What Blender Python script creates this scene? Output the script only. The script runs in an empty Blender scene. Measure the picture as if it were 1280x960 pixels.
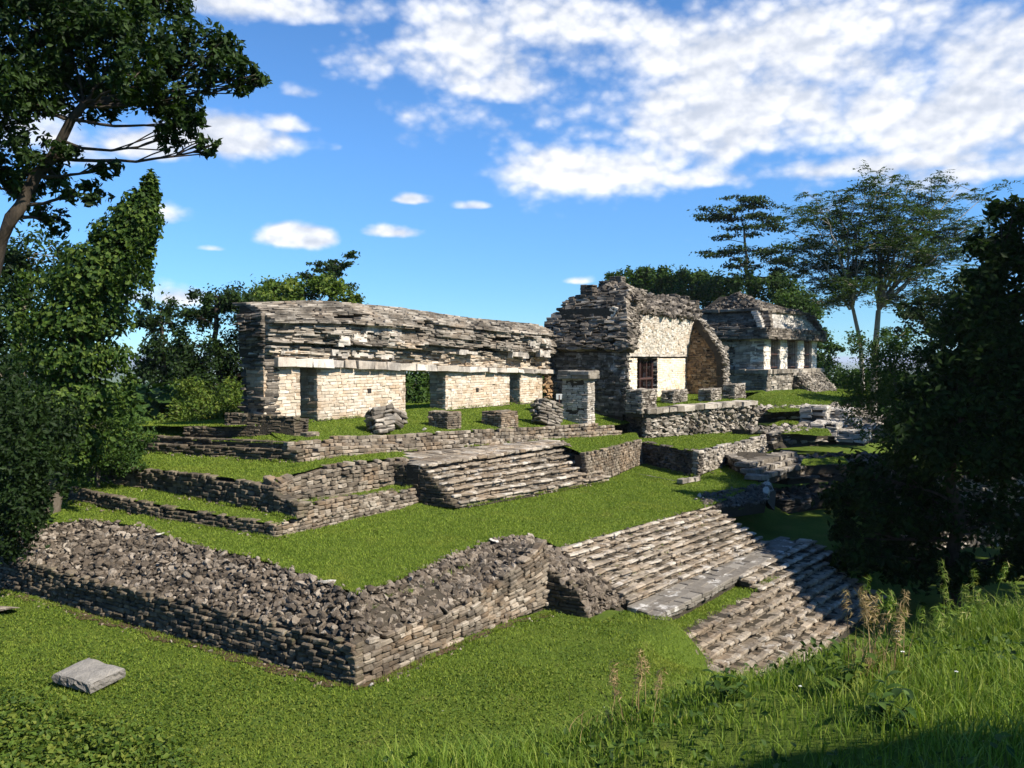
import bpy, math, random
import numpy as np
from mathutils import Vector

# ------------------------------------------------------------------ camera, world, sun, exposure
sc = bpy.context.scene
COL = sc.collection
TH = math.radians(31.8); PITCH = math.atan(32/1036.0); FPX = 1036.0; EYE = 6.5
cam_d = bpy.data.cameras.new('camera'); cam = bpy.data.objects.new('camera', cam_d); COL.objects.link(cam)
cam.location = (0, 0, EYE)
cam.rotation_euler = (math.pi/2 - PITCH, 0, TH - math.pi/2)
cam_d.sensor_fit = 'HORIZONTAL'; cam_d.sensor_width = 36.0; cam_d.lens = 36.0*FPX/1280
cam_d.clip_start = 0.1; cam_d.clip_end = 120000
sc.camera = cam

SUN_EL = math.radians(44); SUN_AZ = math.radians(179.0)     # from +Y, clockwise seen from above
S = Vector((math.sin(SUN_AZ)*math.cos(SUN_EL), math.cos(SUN_AZ)*math.cos(SUN_EL), math.sin(SUN_EL)))
sun_d = bpy.data.lights.new('sun', 'SUN'); sun = bpy.data.objects.new('sun', sun_d); COL.objects.link(sun)
sun_d.energy = 5.0; sun_d.angle = math.radians(0.5); sun_d.color = (1.0, 0.92, 0.80)
sun.rotation_euler = S.to_track_quat('Z', 'Y').to_euler(); sun.location = (0, -30, 60)

sc.view_settings.view_transform = 'Standard'; sc.view_settings.look = 'None'
sc.view_settings.exposure = 0.9; sc.view_settings.gamma = 1.0; sc.view_settings.use_curve_mapping = False
sc.cycles.use_denoising = True; sc.cycles.sample_clamp_indirect = 3.0; sc.cycles.volume_bounces = 0
sc.cycles.max_bounces = 6; sc.cycles.diffuse_bounces = 3; sc.cycles.transparent_max_bounces = 4
sc.cycles.caustics_reflective = False; sc.cycles.caustics_refractive = False

F = np.array([math.cos(TH)*math.cos(PITCH), math.sin(TH)*math.cos(PITCH), -math.sin(PITCH)])
R = np.array([math.sin(TH), -math.cos(TH), 0.0]); U = np.cross(R, F)
EYEV = np.array([0, 0, EYE])
def ray(x, y): return F + R*((x-640)/FPX) + U*((480-y)/FPX)
def at(x, y, z):                       # where a line of sight meets level z
    d = ray(x, y); return EYEV + d*((z-EYE)/d[2])
def dep(x, y, k): return EYEV + ray(x, y)*k
def zat(y, P, x=640):                  # height of image row y on the vertical through P
    k = (np.asarray(P)-EYEV) @ F
    q = (np.asarray(P)-EYEV); fx = q@R/k*FPX+640
    return (EYEV + ray(fx, y)*k)[2]
def atu(x, y, u):
    d = ray(x, y); return EYEV + d*(u/d[0])
def atv(x, y, v):
    d = ray(x, y); return EYEV + d*(v/d[1])

def build_world():
    w = bpy.data.worlds.new('World'); sc.world = w; w.use_nodes = True; w.cycles.sampling_method = 'MANUAL'; w.cycles.sample_map_resolution = 512
    nt = w.node_tree; nt.nodes.clear(); N = nt.nodes.new; L = nt.links.new
    out = N('ShaderNodeOutputWorld'); bg = N('ShaderNodeBackground'); L(bg.outputs[0], out.inputs[0])
    sky = N('ShaderNodeTexSky'); sky.sky_type = 'NISHITA'; sky.sun_disc = False
    sky.sun_elevation = SUN_EL; sky.sun_rotation = SUN_AZ
    sky.altitude = 150; sky.air_density = 0.75; sky.dust_density = 0.0; sky.ozone_density = 3.0
    bg.inputs[1].default_value = 0.1
    tc = N('ShaderNodeTexCoord'); sep = N('ShaderNodeSeparateXYZ'); L(tc.outputs['Generated'], sep.inputs[0])
    def M(op, a, b=None, c=None):
        n = N('ShaderNodeMath'); n.operation = op
        for i, v in enumerate((a, b, c)):
            if v is None: continue
            if isinstance(v, (int, float)): n.inputs[i].default_value = v
            else: L(v, n.inputs[i])
        return n.outputs[0]
    # compass bearing (degrees, growing to the east of the view) and elevation (degrees) of the direction looked at
    az = M('MULTIPLY', M('SUBTRACT', TH, M('ARCTAN2', sep.outputs[1], sep.outputs[0])), 180/math.pi)
    el = M('MULTIPLY', M('ARCSINE', sep.outputs[2]), 180/math.pi)
    comb = N('ShaderNodeCombineXYZ'); L(az, comb.inputs[0]); L(M('MULTIPLY', el, 1.5), comb.inputs[1])
    # every cloud: bearing, elevation, half widths, weight
    def ae(x, y):
        d = ray(x, y); d = d/np.linalg.norm(d)
        return math.degrees(TH-math.atan2(d[1], d[0])), math.degrees(math.asin(d[2]))
    k = math.degrees(1/FPX)
    clouds = [(275,172,100,36,1.15),(180,185,70,30,.95),(350,158,45,18,.9),(60,170,90,40,.8),(372,298,50,19,1.25),(490,291,48,12,.9),(512,250,26,10,1.0),(594,258,28,9,.95),
              (722,352,24,8,.9),(370,116,36,16,.7),(265,311,28,7,.75),(205,270,45,20,.8),(215,372,55,20,.75),(560,299,30,6,.35),(860,300,26,7,.5),(150,372,70,18,.6),
              (590,60,120,70,.9),(700,30,220,50,.8),(620,110,90,36,.8),(740,215,140,40,1.1),(860,225,90,24,.8),(900,140,230,85,.95),(1000,60,330,85,.9),(1180,140,200,90,.95),(1120,205,190,26,.9),(1240,60,160,90,.8),(340,12,170,30,.95),(470,70,110,40,.62),(420,40,120,30,.5),(560,150,120,40,.6),(1230,215,90,28,.8),(470,110,50,16,.4),(700,-120,900,90,.8)]
    tot = None
    for (x, y, sx, sy, wt) in clouds:
        a0, e0 = ae(x, y)
        dx = M('MULTIPLY', M('SUBTRACT', az, a0), 1/(sx*k)); dy = M('MULTIPLY', M('SUBTRACT', el, e0), 1/(sy*k))
        if sy < 40: dy = M('MULTIPLY', dy, M('ADD', 1.0, M('MULTIPLY', M('LESS_THAN', dy, 0), .7)))   # flat cloud bases
        r2 = M('ADD', M('MULTIPLY', dx, dx), M('MULTIPLY', dy, dy))
        g = M('MULTIPLY', M('EXPONENT', M('MULTIPLY', r2, -1.0)), wt)
        tot = g if tot is None else M('MAXIMUM', tot, g)
    def noise(scale, det, rough, off, kind='N'):
        mp = N('ShaderNodeMapping'); L(comb.outputs[0], mp.inputs[0]); mp.inputs['Location'].default_value = off
        mp.inputs['Rotation'].default_value = (0, 0, math.radians(-14))
        if kind == 'V':                                          # rounded billows
            n = N('ShaderNodeTexVoronoi'); n.feature = 'F1'; n.inputs['Detail'].default_value = det; n.inputs['Roughness'].default_value = rough
        else:
            n = N('ShaderNodeTexNoise'); n.inputs['Detail'].default_value = det; n.inputs['Roughness'].default_value = rough
        n.inputs['Scale'].default_value = scale; L(mp.outputs[0], n.inputs['Vector']); return n.outputs[0]
    def field(dy):
        a = noise(.16, 3, .5, (3, 1+dy, 0)); b = noise(.42, 2, .5, (13, 7+dy, 2), 'V'); c = noise(.95, 5, .6, (5, 2+dy, 7))
        return M('ADD', M('ADD', M('MULTIPLY', M('SUBTRACT', a, .5), 1.5), M('MULTIPLY', M('SUBTRACT', .42, b), .50)), M('MULTIPLY', M('SUBTRACT', c, .5), .40))
    nz = field(0); dens = M('ADD', M('SUBTRACT', tot, .33), M('MULTIPLY', nz, .62))
    def sm(v, a, b):
        n = N('ShaderNodeMapRange'); n.interpolation_type = 'SMOOTHSTEP'; L(v, n.inputs[0])
        n.inputs[1].default_value = a; n.inputs[2].default_value = b; n.inputs[3].default_value = 0; n.inputs[4].default_value = 1
        return n.outputs[0]
    cover = sm(dens, -.14, .40)
    body = sm(M('ADD', M('MULTIPLY', M('SUBTRACT', nz, field(-.8)), 1.25), M('MULTIPLY', M('SUBTRACT', noise(.10, 3, .5, (5, 17, 4)), .5), 1.2)), -.55, .50)   # lit heads and greyer bases
    cr = N('ShaderNodeMix'); cr.data_type = 'RGBA'; L(body, cr.inputs[0])
    cr.inputs[6].default_value = (3.6, 3.9, 4.5, 1); cr.inputs[7].default_value = (6.4, 6.4, 6.5, 1)
    # deepen the blue slightly
    tint = N('ShaderNodeMix'); tint.data_type = 'RGBA'; tint.blend_type = 'MULTIPLY'; tint.inputs[0].default_value = 1.0
    L(sky.outputs[0], tint.inputs[6]); tint.inputs[7].default_value = (.58, .90, 1.12, 1)
    mx = N('ShaderNodeMix'); mx.data_type = 'RGBA'; L(M('MULTIPLY', cover, .95), mx.inputs[0])
    low = N('ShaderNodeVectorMath'); low.operation = 'SCALE'; L(tint.outputs[2], low.inputs[0]); L(M('ADD', .68, M('MULTIPLY', sm(el, -1, 17), .37)), low.inputs['Scale']); L(low.outputs[0], mx.inputs[6]); L(cr.outputs[2], mx.inputs[7])
    L(mx.outputs[2], bg.inputs[0])
build_world()

# ------------------------------------------------------------------ materials
def mat_base(name):
    m = bpy.data.materials.new(name); m.use_nodes = True; nt = m.node_tree
    return m, nt, nt.nodes['Principled BSDF']
def ramp(nt, fac, stops):
    r = nt.nodes.new('ShaderNodeValToRGB'); e = r.color_ramp.elements
    while len(e) < len(stops): e.new(.5)
    for i, (p, c) in enumerate(stops): e[i].position = p; e[i].color = (*c, 1)
    nt.links.new(fac, r.inputs[0]); return r.outputs[0]
def nnoise(nt, scale, det=4, rough=.6, vec=None, stretch=None):
    n = nt.nodes.new('ShaderNodeTexNoise'); n.inputs['Scale'].default_value = scale; n.inputs['Detail'].default_value = det
    n.inputs['Roughness'].default_value = rough
    g = nt.nodes.new('ShaderNodeNewGeometry'); v = g.outputs['Position']
    if stretch:
        mp = nt.nodes.new('ShaderNodeMapping'); mp.inputs['Scale'].default_value = stretch
        nt.links.new(v, mp.inputs[0]); v = mp.outputs[0]
    nt.links.new(v, n.inputs['Vector']); return n.outputs[0]
def nmath(nt, op, a, b=0.0, clamp=False):
    n = nt.nodes.new('ShaderNodeMath'); n.operation = op; n.use_clamp = clamp
    for i, v in enumerate((a, b)):
        if isinstance(v, (int, float)): n.inputs[i].default_value = v
        else: nt.links.new(v, n.inputs[i])
    return n.outputs[0]
def nmix(nt, f, a, b, blend='MIX'):
    n = nt.nodes.new('ShaderNodeMix'); n.data_type = 'RGBA'; n.blend_type = blend
    for s, v in ((0, f), (6, a), (7, b)):
        if isinstance(v, (int, float)): n.inputs[s].default_value = v
        elif isinstance(v, tuple): n.inputs[s].default_value = (*v, 1)
        else: nt.links.new(v, n.inputs[s])
    return n.outputs[2]
def smooth(nt, v, a, b):
    n = nt.nodes.new('ShaderNodeMapRange'); n.interpolation_type = 'SMOOTHSTEP'
    nt.links.new(v, n.inputs[0]); n.inputs[1].default_value = a; n.inputs[2].default_value = b; return n.outputs[0]
def tone(nt):
    a = nt.nodes.new('ShaderNodeAttribute'); a.attribute_name = 'tone'; s = nt.nodes.new('ShaderNodeSeparateColor')
    nt.links.new(a.outputs['Color'], s.inputs[0]); return s.outputs
def stone_mat(name, stops, white_col=(.56, .54, .50), stain=.5, stain_col=(.035, .032, .028), stain_scale=1.1, lichen=.25, warm=.0, bump=.5, streak=False, white=0.0, moss=0.0):
    m, nt, b = mat_base(name); t = tone(nt)
    fine = nnoise(nt, 22, 5, .7); mid = nnoise(nt, 5, 4, .65)
    v = nmath(nt, 'ADD', nmath(nt, 'MULTIPLY', t[0], .62), nmath(nt, 'MULTIPLY', nmath(nt, 'ADD', nmath(nt, 'MULTIPLY', fine, .5), nmath(nt, 'MULTIPLY', mid, .9)), .55), )
    v = nmath(nt, 'SUBTRACT', v, .16, True)
    c = ramp(nt, v, stops)
    if warm:
        wm = nnoise(nt, .9, 4, .6, stretch=(1, 1, 1.3)); f = nmath(nt, 'MULTIPLY', smooth(nt, nmath(nt, 'ADD', wm, nmath(nt, 'MULTIPLY', t[1], .22)), .54, .78), warm)
        c = nmix(nt, f, c, (.52, .30, .13), 'MIX')
    if white:
        f = nmath(nt, 'MULTIPLY', smooth(nt, nnoise(nt, 1.6, 5, .65, stretch=(1, 1, .8)), .56, .66), white); c = nmix(nt, f, c, white_col)
    if lichen:
        f = nmath(nt, 'MULTIPLY', smooth(nt, nnoise(nt, 9, 3, .6), .60, .72), lichen); c = nmix(nt, f, c, (.42, .41, .37))
    if moss:
        f = nmath(nt, 'MULTIPLY', smooth(nt, nnoise(nt, 2.3, 5, .7), .55, .72), moss); c = nmix(nt, f, c, (.07, .085, .02))
    if stain:
        sn = nnoise(nt, stain_scale, 6, .68, stretch=(1, 1, .45) if streak else (1, 1, 1.5))
        f = nmath(nt, 'MULTIPLY', smooth(nt, nmath(nt, 'ADD', sn, nmath(nt, 'MULTIPLY', t[1], .12)), .50, .70), stain); c = nmix(nt, f, c, stain_col)
    nt.links.new(c, b.inputs['Base Color']); b.inputs['Roughness'].default_value = .95; b.inputs['Specular IOR Level'].default_value = .12
    if bump:
        bp = nt.nodes.new('ShaderNodeBump'); bp.inputs['Strength'].default_value = bump; bp.inputs['Distance'].default_value = .05
        nt.links.new(nmath(nt, 'ADD', fine, mid), bp.inputs['Height']); nt.links.new(bp.outputs[0], b.inputs['Normal'])
    return m
G = lambda a, k=1.0: (a*k, a*k*.94, a*k*.84)
M = {}
M['wall'] = stone_mat('weathered_limestone', [(.0, (.045, .036, .027)), (.35, (.122, .100, .074)), (.65, (.225, .189, .144)), (1., (.43, .38, .31))], stain=.6, lichen=.3, warm=.15)
M['shade_mossy'] = stone_mat('shaded_mossy_limestone', [(.0, (.035, .029, .021)), (.4, (.11, .088, .06)), (.7, (.19, .155, .11)), (1., (.36, .32, .26))], stain=.6, lichen=.25, moss=.45)  # mossy wall stone, darker copy carrying the shade of the side faces
M['rubble'] = stone_mat('rubble_fill', [(.0, (.03, .025, .02)), (.4, (.11, .087, .064)), (.7, (.215, .176, .134)), (1., (.44, .385, .315))], stain=.55, lichen=.3, stain_scale=2.0, bump=.8)
M['step'] = stone_mat('stair_limestone', [(.0, (.06, .047, .034)), (.35, (.185, .15, .11)), (.65, (.31, .265, .207)), (1., (.58, .54, .47))], stain=.5, lichen=.4, warm=.10, white=.45)
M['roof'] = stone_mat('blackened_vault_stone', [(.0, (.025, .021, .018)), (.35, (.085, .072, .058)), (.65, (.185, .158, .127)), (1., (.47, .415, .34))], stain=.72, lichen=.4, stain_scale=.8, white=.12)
M['pale'] = stone_mat('pale_cut_limestone', [(.0, (.24, .18, .115)), (.35, (.48, .40, .30)), (.7, (.60, .53, .43)), (1., (.72, .67, .58))], white=.45, white_col=(.64, .59, .51), stain=.35, stain_col=(.16, .14, .115), lichen=.1, warm=.34, stain_scale=.9, streak=True)
M['plaster'] = stone_mat('old_lime_plaster', [(.0, (.26, .22, .175)), (.4, (.44, .395, .335)), (1., (.64, .60, .54))], stain=.7, stain_col=(.12, .11, .10), stain_scale=1.5, lichen=.1, warm=.08, streak=True, bump=.35)
M['orange'] = stone_mat('shade_toned_ochre_masonry', [(.0, (.08, .05, .027)), (.4, (.19, .125, .07)), (.75, (.31, .22, .135)), (1., (.48, .39, .28))], stain=.8, stain_col=(.06, .05, .04), stain_scale=.7, lichen=.1, warm=.4)  # tone and stain darkened to carry the inner end wall's shade
M['grey'] = stone_mat('grey_temple_stone', [(.0, (.05, .043, .035)), (.35, (.16, .138, .11)), (.65, (.30, .265, .217)), (1., (.54, .49, .42))], stain=.6, lichen=.35, stain_scale=.9, white=.3)
M['core'] = stone_mat('earth_mortar', [(.0, (.03, .026, .02)), (1., (.075, .062, .045))], stain=.3, lichen=0, bump=.6)
M['mortar'] = stone_mat('lime_mortar', [(.0, (.22, .18, .13)), (1., (.42, .36, .28))], stain=.3, lichen=0, bump=.6)

def grass_ground(name, c0, c1, c2, brown=.3):
    m, nt, b = mat_base(name)
    v = nmath(nt, 'ADD', nmath(nt, 'MULTIPLY', nnoise(nt, .55, 5, .6), .55), nmath(nt, 'MULTIPLY', nnoise(nt, 14, 4, .7), .5))
    c = ramp(nt, v, [(.30, c0), (.52, c1), (.72, c2)])
    f = nmath(nt, 'MULTIPLY', smooth(nt, nnoise(nt, 1.1, 6, .7), .56, .74), brown); c = nmix(nt, f, c, (.12, .088, .04))
    nt.links.new(c, b.inputs['Base Color']); b.inputs['Roughness'].default_value = 1; b.inputs['Specular IOR Level'].default_value = .05
    bp = nt.nodes.new('ShaderNodeBump'); bp.inputs['Strength'].default_value = .6; bp.inputs['Distance'].default_value = .05
    nt.links.new(nnoise(nt, 30, 4, .7), bp.inputs['Height']); nt.links.new(bp.outputs[0], b.inputs['Normal'])
    return m
M['lawn'] = grass_ground('lawn_soil', (.038, .058, .010), (.070, .105, .016), (.115, .14, .026), .5)
M['earth'] = grass_ground('hillside_soil', (.025, .04, .008), (.05, .075, .014), (.085, .10, .025), .5)

def leaf_mat(name, stops, trans=.3, rough=.6, patch=.0, patch_col=(.1, .08, .03), spec=.16):
    m, nt, b = mat_base(name); t = tone(nt)
    c = ramp(nt, t[0], stops)
    if patch:
        f = nmath(nt, 'MULTIPLY', smooth(nt, nnoise(nt, .5, 4, .65), .5, .72), patch); c = nmix(nt, f, c, patch_col)
        f = nmath(nt, 'MULTIPLY', smooth(nt, nnoise(nt, 1.5, 5, .7), .52, .70), patch); c = nmix(nt, f, c, (.070, .125, .017))
        f = nmath(nt, 'MULTIPLY', smooth(nt, nnoise(nt, .9, 6, .75, stretch=(1, 1.7, 1)), .60, .74), patch); c = nmix(nt, f, c, (.17, .13, .06))
    nt.links.new(c, b.inputs['Base Color']); b.inputs['Roughness'].default_value = rough; b.inputs['Specular IOR Level'].default_value = spec
    tr = nt.nodes.new('ShaderNodeBsdfTranslucent'); nt.links.new(nmix(nt, 1.0, c, (1.25, 1.35, .55), 'MULTIPLY'), tr.inputs[0])
    ms = nt.nodes.new('ShaderNodeMixShader'); ms.inputs[0].default_value = trans
    nt.links.new(b.outputs[0], ms.inputs[1]); nt.links.new(tr.outputs[0], ms.inputs[2])
    nt.links.new(ms.outputs[0], nt.nodes['Material Output'].inputs[0]); return m
M['leaf_dark'] = leaf_mat('dark_leaf', [(0, (.008, .017, .004)), (.5, (.019, .040, .008)), (1, (.046, .082, .015))])
M['leaf_shade'] = leaf_mat('shade_toned_leaf', [(0, (.007, .015, .004)), (.5, (.018, .036, .008)), (1, (.042, .072, .013))], spec=.06)  # the dark leaf again, darkened and dulled to stand in for shade
M['leaf_mid'] = leaf_mat('mid_leaf', [(0, (.018, .040, .008)), (.5, (.042, .085, .014)), (1, (.085, .135, .025))])
M['leaf_vine'] = leaf_mat('vine_leaf', [(0, (.014, .034, .005)), (.5, (.040, .080, .011)), (1, (.10, .145, .024))])
M['leaf_bright'] = leaf_mat('bright_leaf', [(0, (.035, .065, .010)), (.5, (.075, .125, .016)), (1, (.15, .175, .028))])
M['leaf_feather'] = leaf_mat('feathery_leaf', [(0, (.016, .034, .010)), (.5, (.034, .064, .016)), (1, (.065, .10, .024))])
M['blade'] = leaf_mat('lawn_blade', [(0, (.072, .112, .012)), (.5, (.138, .205, .023)), (1, (.235, .285, .042))], trans=.25, patch=.5, patch_col=(.20, .21, .034), spec=.12)
M['tall'] = leaf_mat('tall_grass_blade', [(0, (.060, .110, .012)), (.55, (.140, .215, .024)), (.85, (.23, .275, .045)), (1, (.37, .33, .14))], trans=.3, patch=.25, patch_col=(.15, .12, .05), spec=.2)
M['straw'] = leaf_mat('dry_seed_stalk', [(0, (.16, .11, .05)), (1, (.36, .27, .13))], trans=.2, spec=.1)
M['petal'] = leaf_mat('white_petal', [(0, (.7, .7, .66)), (1, (.8, .8, .78))], trans=.2, spec=.1)
def bark(name, c0, c1):
    m, nt, b = mat_base(name)
    c = ramp(nt, nnoise(nt, 6, 5, .7, stretch=(1, 1, .3)), [(.3, c0), (.7, c1)])
    nt.links.new(c, b.inputs['Base Color']); b.inputs['Roughness'].default_value = .95; b.inputs['Specular IOR Level'].default_value = .1
    bp = nt.nodes.new('ShaderNodeBump'); bp.inputs['Strength'].default_value = .6; bp.inputs['Distance'].default_value = .05
    nt.links.new(nnoise(nt, 12, 4, .7, stretch=(1, 1, .25)), bp.inputs['Height']); nt.links.new(bp.outputs[0], b.inputs['Normal']); return m
M['bark'] = bark('grey_bark', (.07, .055, .04), (.19, .16, .125))
M['bark_pale'] = bark('pale_bark', (.17, .15, .12), (.36, .33, .28))
M['bark_dark'] = bark('dark_bark', (.025, .02, .015), (.075, .06, .045))
def plain(name, col, rough=.6, metal=0.0):
    m, nt, b = mat_base(name)
    c = ramp(nt, nnoise(nt, 20, 4, .6), [(.3, tuple(x*.7 for x in col)), (.7, col)]); nt.links.new(c, b.inputs['Base Color'])
    b.inputs['Roughness'].default_value = rough; b.inputs['Metallic'].default_value = metal; return m
M['gate'] = plain('rusty_painted_iron', (.075, .032, .022), .6)
M['slab'] = stone_mat('grey_slab_stone', [(.0, (.10, .092, .08)), (.5, (.19, .176, .155)), (1., (.32, .30, .265))], stain=.35, stain_col=(.09, .085, .075), stain_scale=3.5, lichen=.2, bump=.9)
M['sign'] = plain('notice_board_white', (.6, .62, .62), .5)

# ------------------------------------------------------------------ mesh building
rng = np.random.default_rng(7)
def nrm(a): a = np.asarray(a, float); return a/np.maximum(np.linalg.norm(a, axis=-1, keepdims=True), 1e-9)
_s = [(x, y, z) for x in (-1, 1) for y in (-1, 1) for z in (-1, 1)]
_bv = [(i, ax) for i in range(8) for ax in range(3)]            # 24 verts: corner i, lying on the face of axis ax
SIGN = np.array([_s[i] for i, ax in _bv], float); AXI = np.array([ax for i, ax in _bv])
_id = {(i, ax): k for k, (i, ax) in enumerate(_bv)}; _ci = {s: i for i, s in enumerate(_s)}
def _box_faces():
    q = []
    for ax in range(3):
        o = [a for a in range(3) if a != ax]
        for sg in (-1, 1):
            f = []
            for a, b in ((-1, -1), (1, -1), (1, 1), (-1, 1)):
                s = [0, 0, 0]; s[ax] = sg; s[o[0]] = a; s[o[1]] = b; f.append(_id[(_ci[tuple(s)], ax)])
            q.append((f, [0, 0, 0], ax, sg))
    faces = [f for f, *_ in q]
    for ax in range(3):                                          # bevelled edges running along ax
        o = [a for a in range(3) if a != ax]
        for a in (-1, 1):
            for b in (-1, 1):
                s0 = [0]*3; s0[ax] = -1; s0[o[0]] = a; s0[o[1]] = b; s1 = list(s0); s1[ax] = 1
                i0, i1 = _ci[tuple(s0)], _ci[tuple(s1)]
                faces.append([_id[(i0, o[0])], _id[(i1, o[0])], _id[(i1, o[1])], _id[(i0, o[1])]])
    tris = [[_id[(i, 0)], _id[(i, 1)], _id[(i, 2)]] for i in range(8)]
    pts = SIGN*np.where(np.arange(3)[None] == AXI[:, None], 1, .7)
    def fix(f):
        p = pts[f]; n = np.cross(p[1]-p[0], p[2]-p[0]); return f if n @ p.mean(0) > 0 else f[::-1]
    return np.array([fix(f) for f in faces]), np.array([fix(f) for f in tris])
BQ, BT = _box_faces()

class Acc:
    def __init__(s): s.v = []; s.q = []; s.t = []; s.c = []; s.n = 0
    def add(s, v, q=None, t=None, c=None):
        v = np.asarray(v, float).reshape(-1, 3); k = len(v)
        if q is not None and len(q): s.q.append(np.asarray(q).reshape(-1, 4)+s.n)
        if t is not None and len(t): s.t.append(np.asarray(t).reshape(-1, 3)+s.n)
        if c is None: c = np.full((k, 2), .5)
        s.v.append(v); s.c.append(np.asarray(c, float).reshape(k, 2)); s.n += k
    def boxes(s, C, T, Uv, Nv, h, bev, jit=.01, t0=None):
        """C centres (k,3); T,Uv,Nv axes (k,3); h half sizes (k,3) along them"""
        C = np.asarray(C, float); k = len(C)
        if k == 0: return
        b = np.minimum(bev, h.min(1)*.6)[:, None, None]
        on = (np.arange(3)[None] == AXI[:, None])[None]
        loc = SIGN[None]*(h[:, None, :]-np.where(on, 0, b))
        cj = rng.normal(0, 1, (k, 8, 3))*jit                     # corners drift, so that no two stones match
        loc = loc+np.repeat(cj, 3, axis=1)
        W = C[:, None]+loc[..., 0:1]*T[:, None]+loc[..., 1:2]*Uv[:, None]+loc[..., 2:3]*Nv[:, None]
        off = (np.arange(k)*24)[:, None, None]
        if t0 is None: t0 = rng.random(k)
        col = np.stack([np.repeat(t0, 24), np.repeat(rng.random(k), 24)], 1)
        flip = np.einsum('ij,ij->i', np.cross(T, Uv), Nv) < 0
        q = np.where(flip[:, None, None], BQ[None][:, :, ::-1], BQ[None])+off; t = np.where(flip[:, None, None], BT[None][:, :, ::-1], BT[None])+off
        s.add(W.reshape(-1, 3), q.reshape(-1, 4), t.reshape(-1, 3), col)
    def hexa(s, p, c=None):
        """8 points: bottom ring 0-3 and top ring 4-7"""
        s.add(p, [(3, 2, 1, 0), (4, 5, 6, 7), (0, 1, 5, 4), (1, 2, 6, 5), (2, 3, 7, 6), (3, 0, 4, 7)], None, c)
    def grid(s, P, flip=False):
        n, m = P.shape[:2]; i = np.arange(n-1)[:, None]*m+np.arange(m-1)[None]
        q = np.stack([i, i+1, i+m+1, i+m], -1).reshape(-1, 4)
        s.add(P.reshape(-1, 3), q[:, ::-1] if flip else q, None, np.tile(rng.random((1, 2)), (n*m, 1)))
    def tube(s, pts, rad, seg=7, c=.5):
        pts = np.asarray(pts, float); n = len(pts); rad = np.broadcast_to(rad, n)
        d = nrm(np.gradient(pts, axis=0)); ref = np.where(np.abs(d[:, 2:3]) > .9, np.array([[1., 0, 0]]), np.array([[0, 0, 1.]]))
        a = nrm(np.cross(d, ref)); b = np.cross(d, a); an = np.linspace(0, 2*np.pi, seg, endpoint=False)
        P = pts[:, None]+rad[:, None, None]*(np.cos(an)[None, :, None]*a[:, None]+np.sin(an)[None, :, None]*b[:, None])
        i = np.arange(n-1)[:, None]*seg; j = np.arange(seg)[None]; jn = (j+1) % seg
        q = np.stack([i+j, i+jn, i+seg+jn, i+seg+j], -1).reshape(-1, 4)
        s.add(P.reshape(-1, 3), q, None, np.full((n*seg, 2), c))
    def build(s, name, mat, parent=None, org=None, smooth_=False):
        V = np.concatenate(s.v); 
        wl = np.zeros(3)
        if parent is not None:
            p = parent
            while p is not None: wl = wl+np.array(p.location); p = p.parent
            loc = np.zeros(3)
        else:
            loc = np.array(org if org is not None else (V[:, 0].mean(), V[:, 1].mean(), V[:, 2].min())); wl = loc
        V = V-wl
        q = np.concatenate(s.q) if s.q else np.zeros((0, 4), int); t = np.concatenate(s.t) if s.t else np.zeros((0, 3), int)
        me = bpy.data.meshes.new(name); me.vertices.add(len(V)); me.vertices.foreach_set('co', V.astype(np.float32).ravel())
        nl = q.size+t.size; me.loops.add(nl); me.loops.foreach_set('vertex_index', np.concatenate([q.ravel(), t.ravel()]).astype(np.int32))
        me.polygons.add(len(q)+len(t)); ls = np.concatenate([np.arange(len(q))*4, q.size+np.arange(len(t))*3]).astype(np.int32)
        me.polygons.foreach_set('loop_start', ls)
        if smooth_: me.polygons.foreach_set('use_smooth', np.ones(len(ls), bool))
        else: me.polygons.foreach_set('use_smooth', np.zeros(len(ls), bool))
        ca = me.attributes.new('tone', 'FLOAT_COLOR', 'POINT'); c = np.concatenate(s.c)
        ca.data.foreach_set('color', np.concatenate([c, np.zeros((len(c), 1)), np.ones((len(c), 1))], 1).astype(np.float32).ravel())
        me.update(calc_edges=True); me.validate(); me.materials.append(M[mat] if isinstance(mat, str) else mat)
        o = bpy.data.objects.new(name, me); COL.objects.link(o); o.location = loc
        if parent is not None: o.parent = parent
        return o
def tag(o, label=None, cat=None, group=None, kind=None):
    if label: o['label'] = label
    if cat: o['category'] = cat
    if group: o['group'] = group
    if kind: o['kind'] = kind
    return o
def thing(name, label, cat, loc, group=None):
    o = bpy.data.objects.new(name, None); o.empty_display_size = .3; COL.objects.link(o); o.location = Vector([float(x) for x in loc])
    return tag(o, label, cat, group)

def vnoise(x, y, seed=0):
    """smooth value noise, about -1..1"""
    def h(i, j): 
        a = np.sin(i*127.1+j*311.7+seed*74.7)*43758.5453; return a-np.floor(a)
    x = np.asarray(x, float); y = np.asarray(y, float); i = np.floor(x); j = np.floor(y); fx = x-i; fy = y-j
    fx = fx*fx*(3-2*fx); fy = fy*fy*(3-2*fy)
    return ((h(i, j)*(1-fx)+h(i+1, j)*fx)*(1-fy)+(h(i, j+1)*(1-fx)+h(i+1, j+1)*fx)*fy)*2-1

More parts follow.
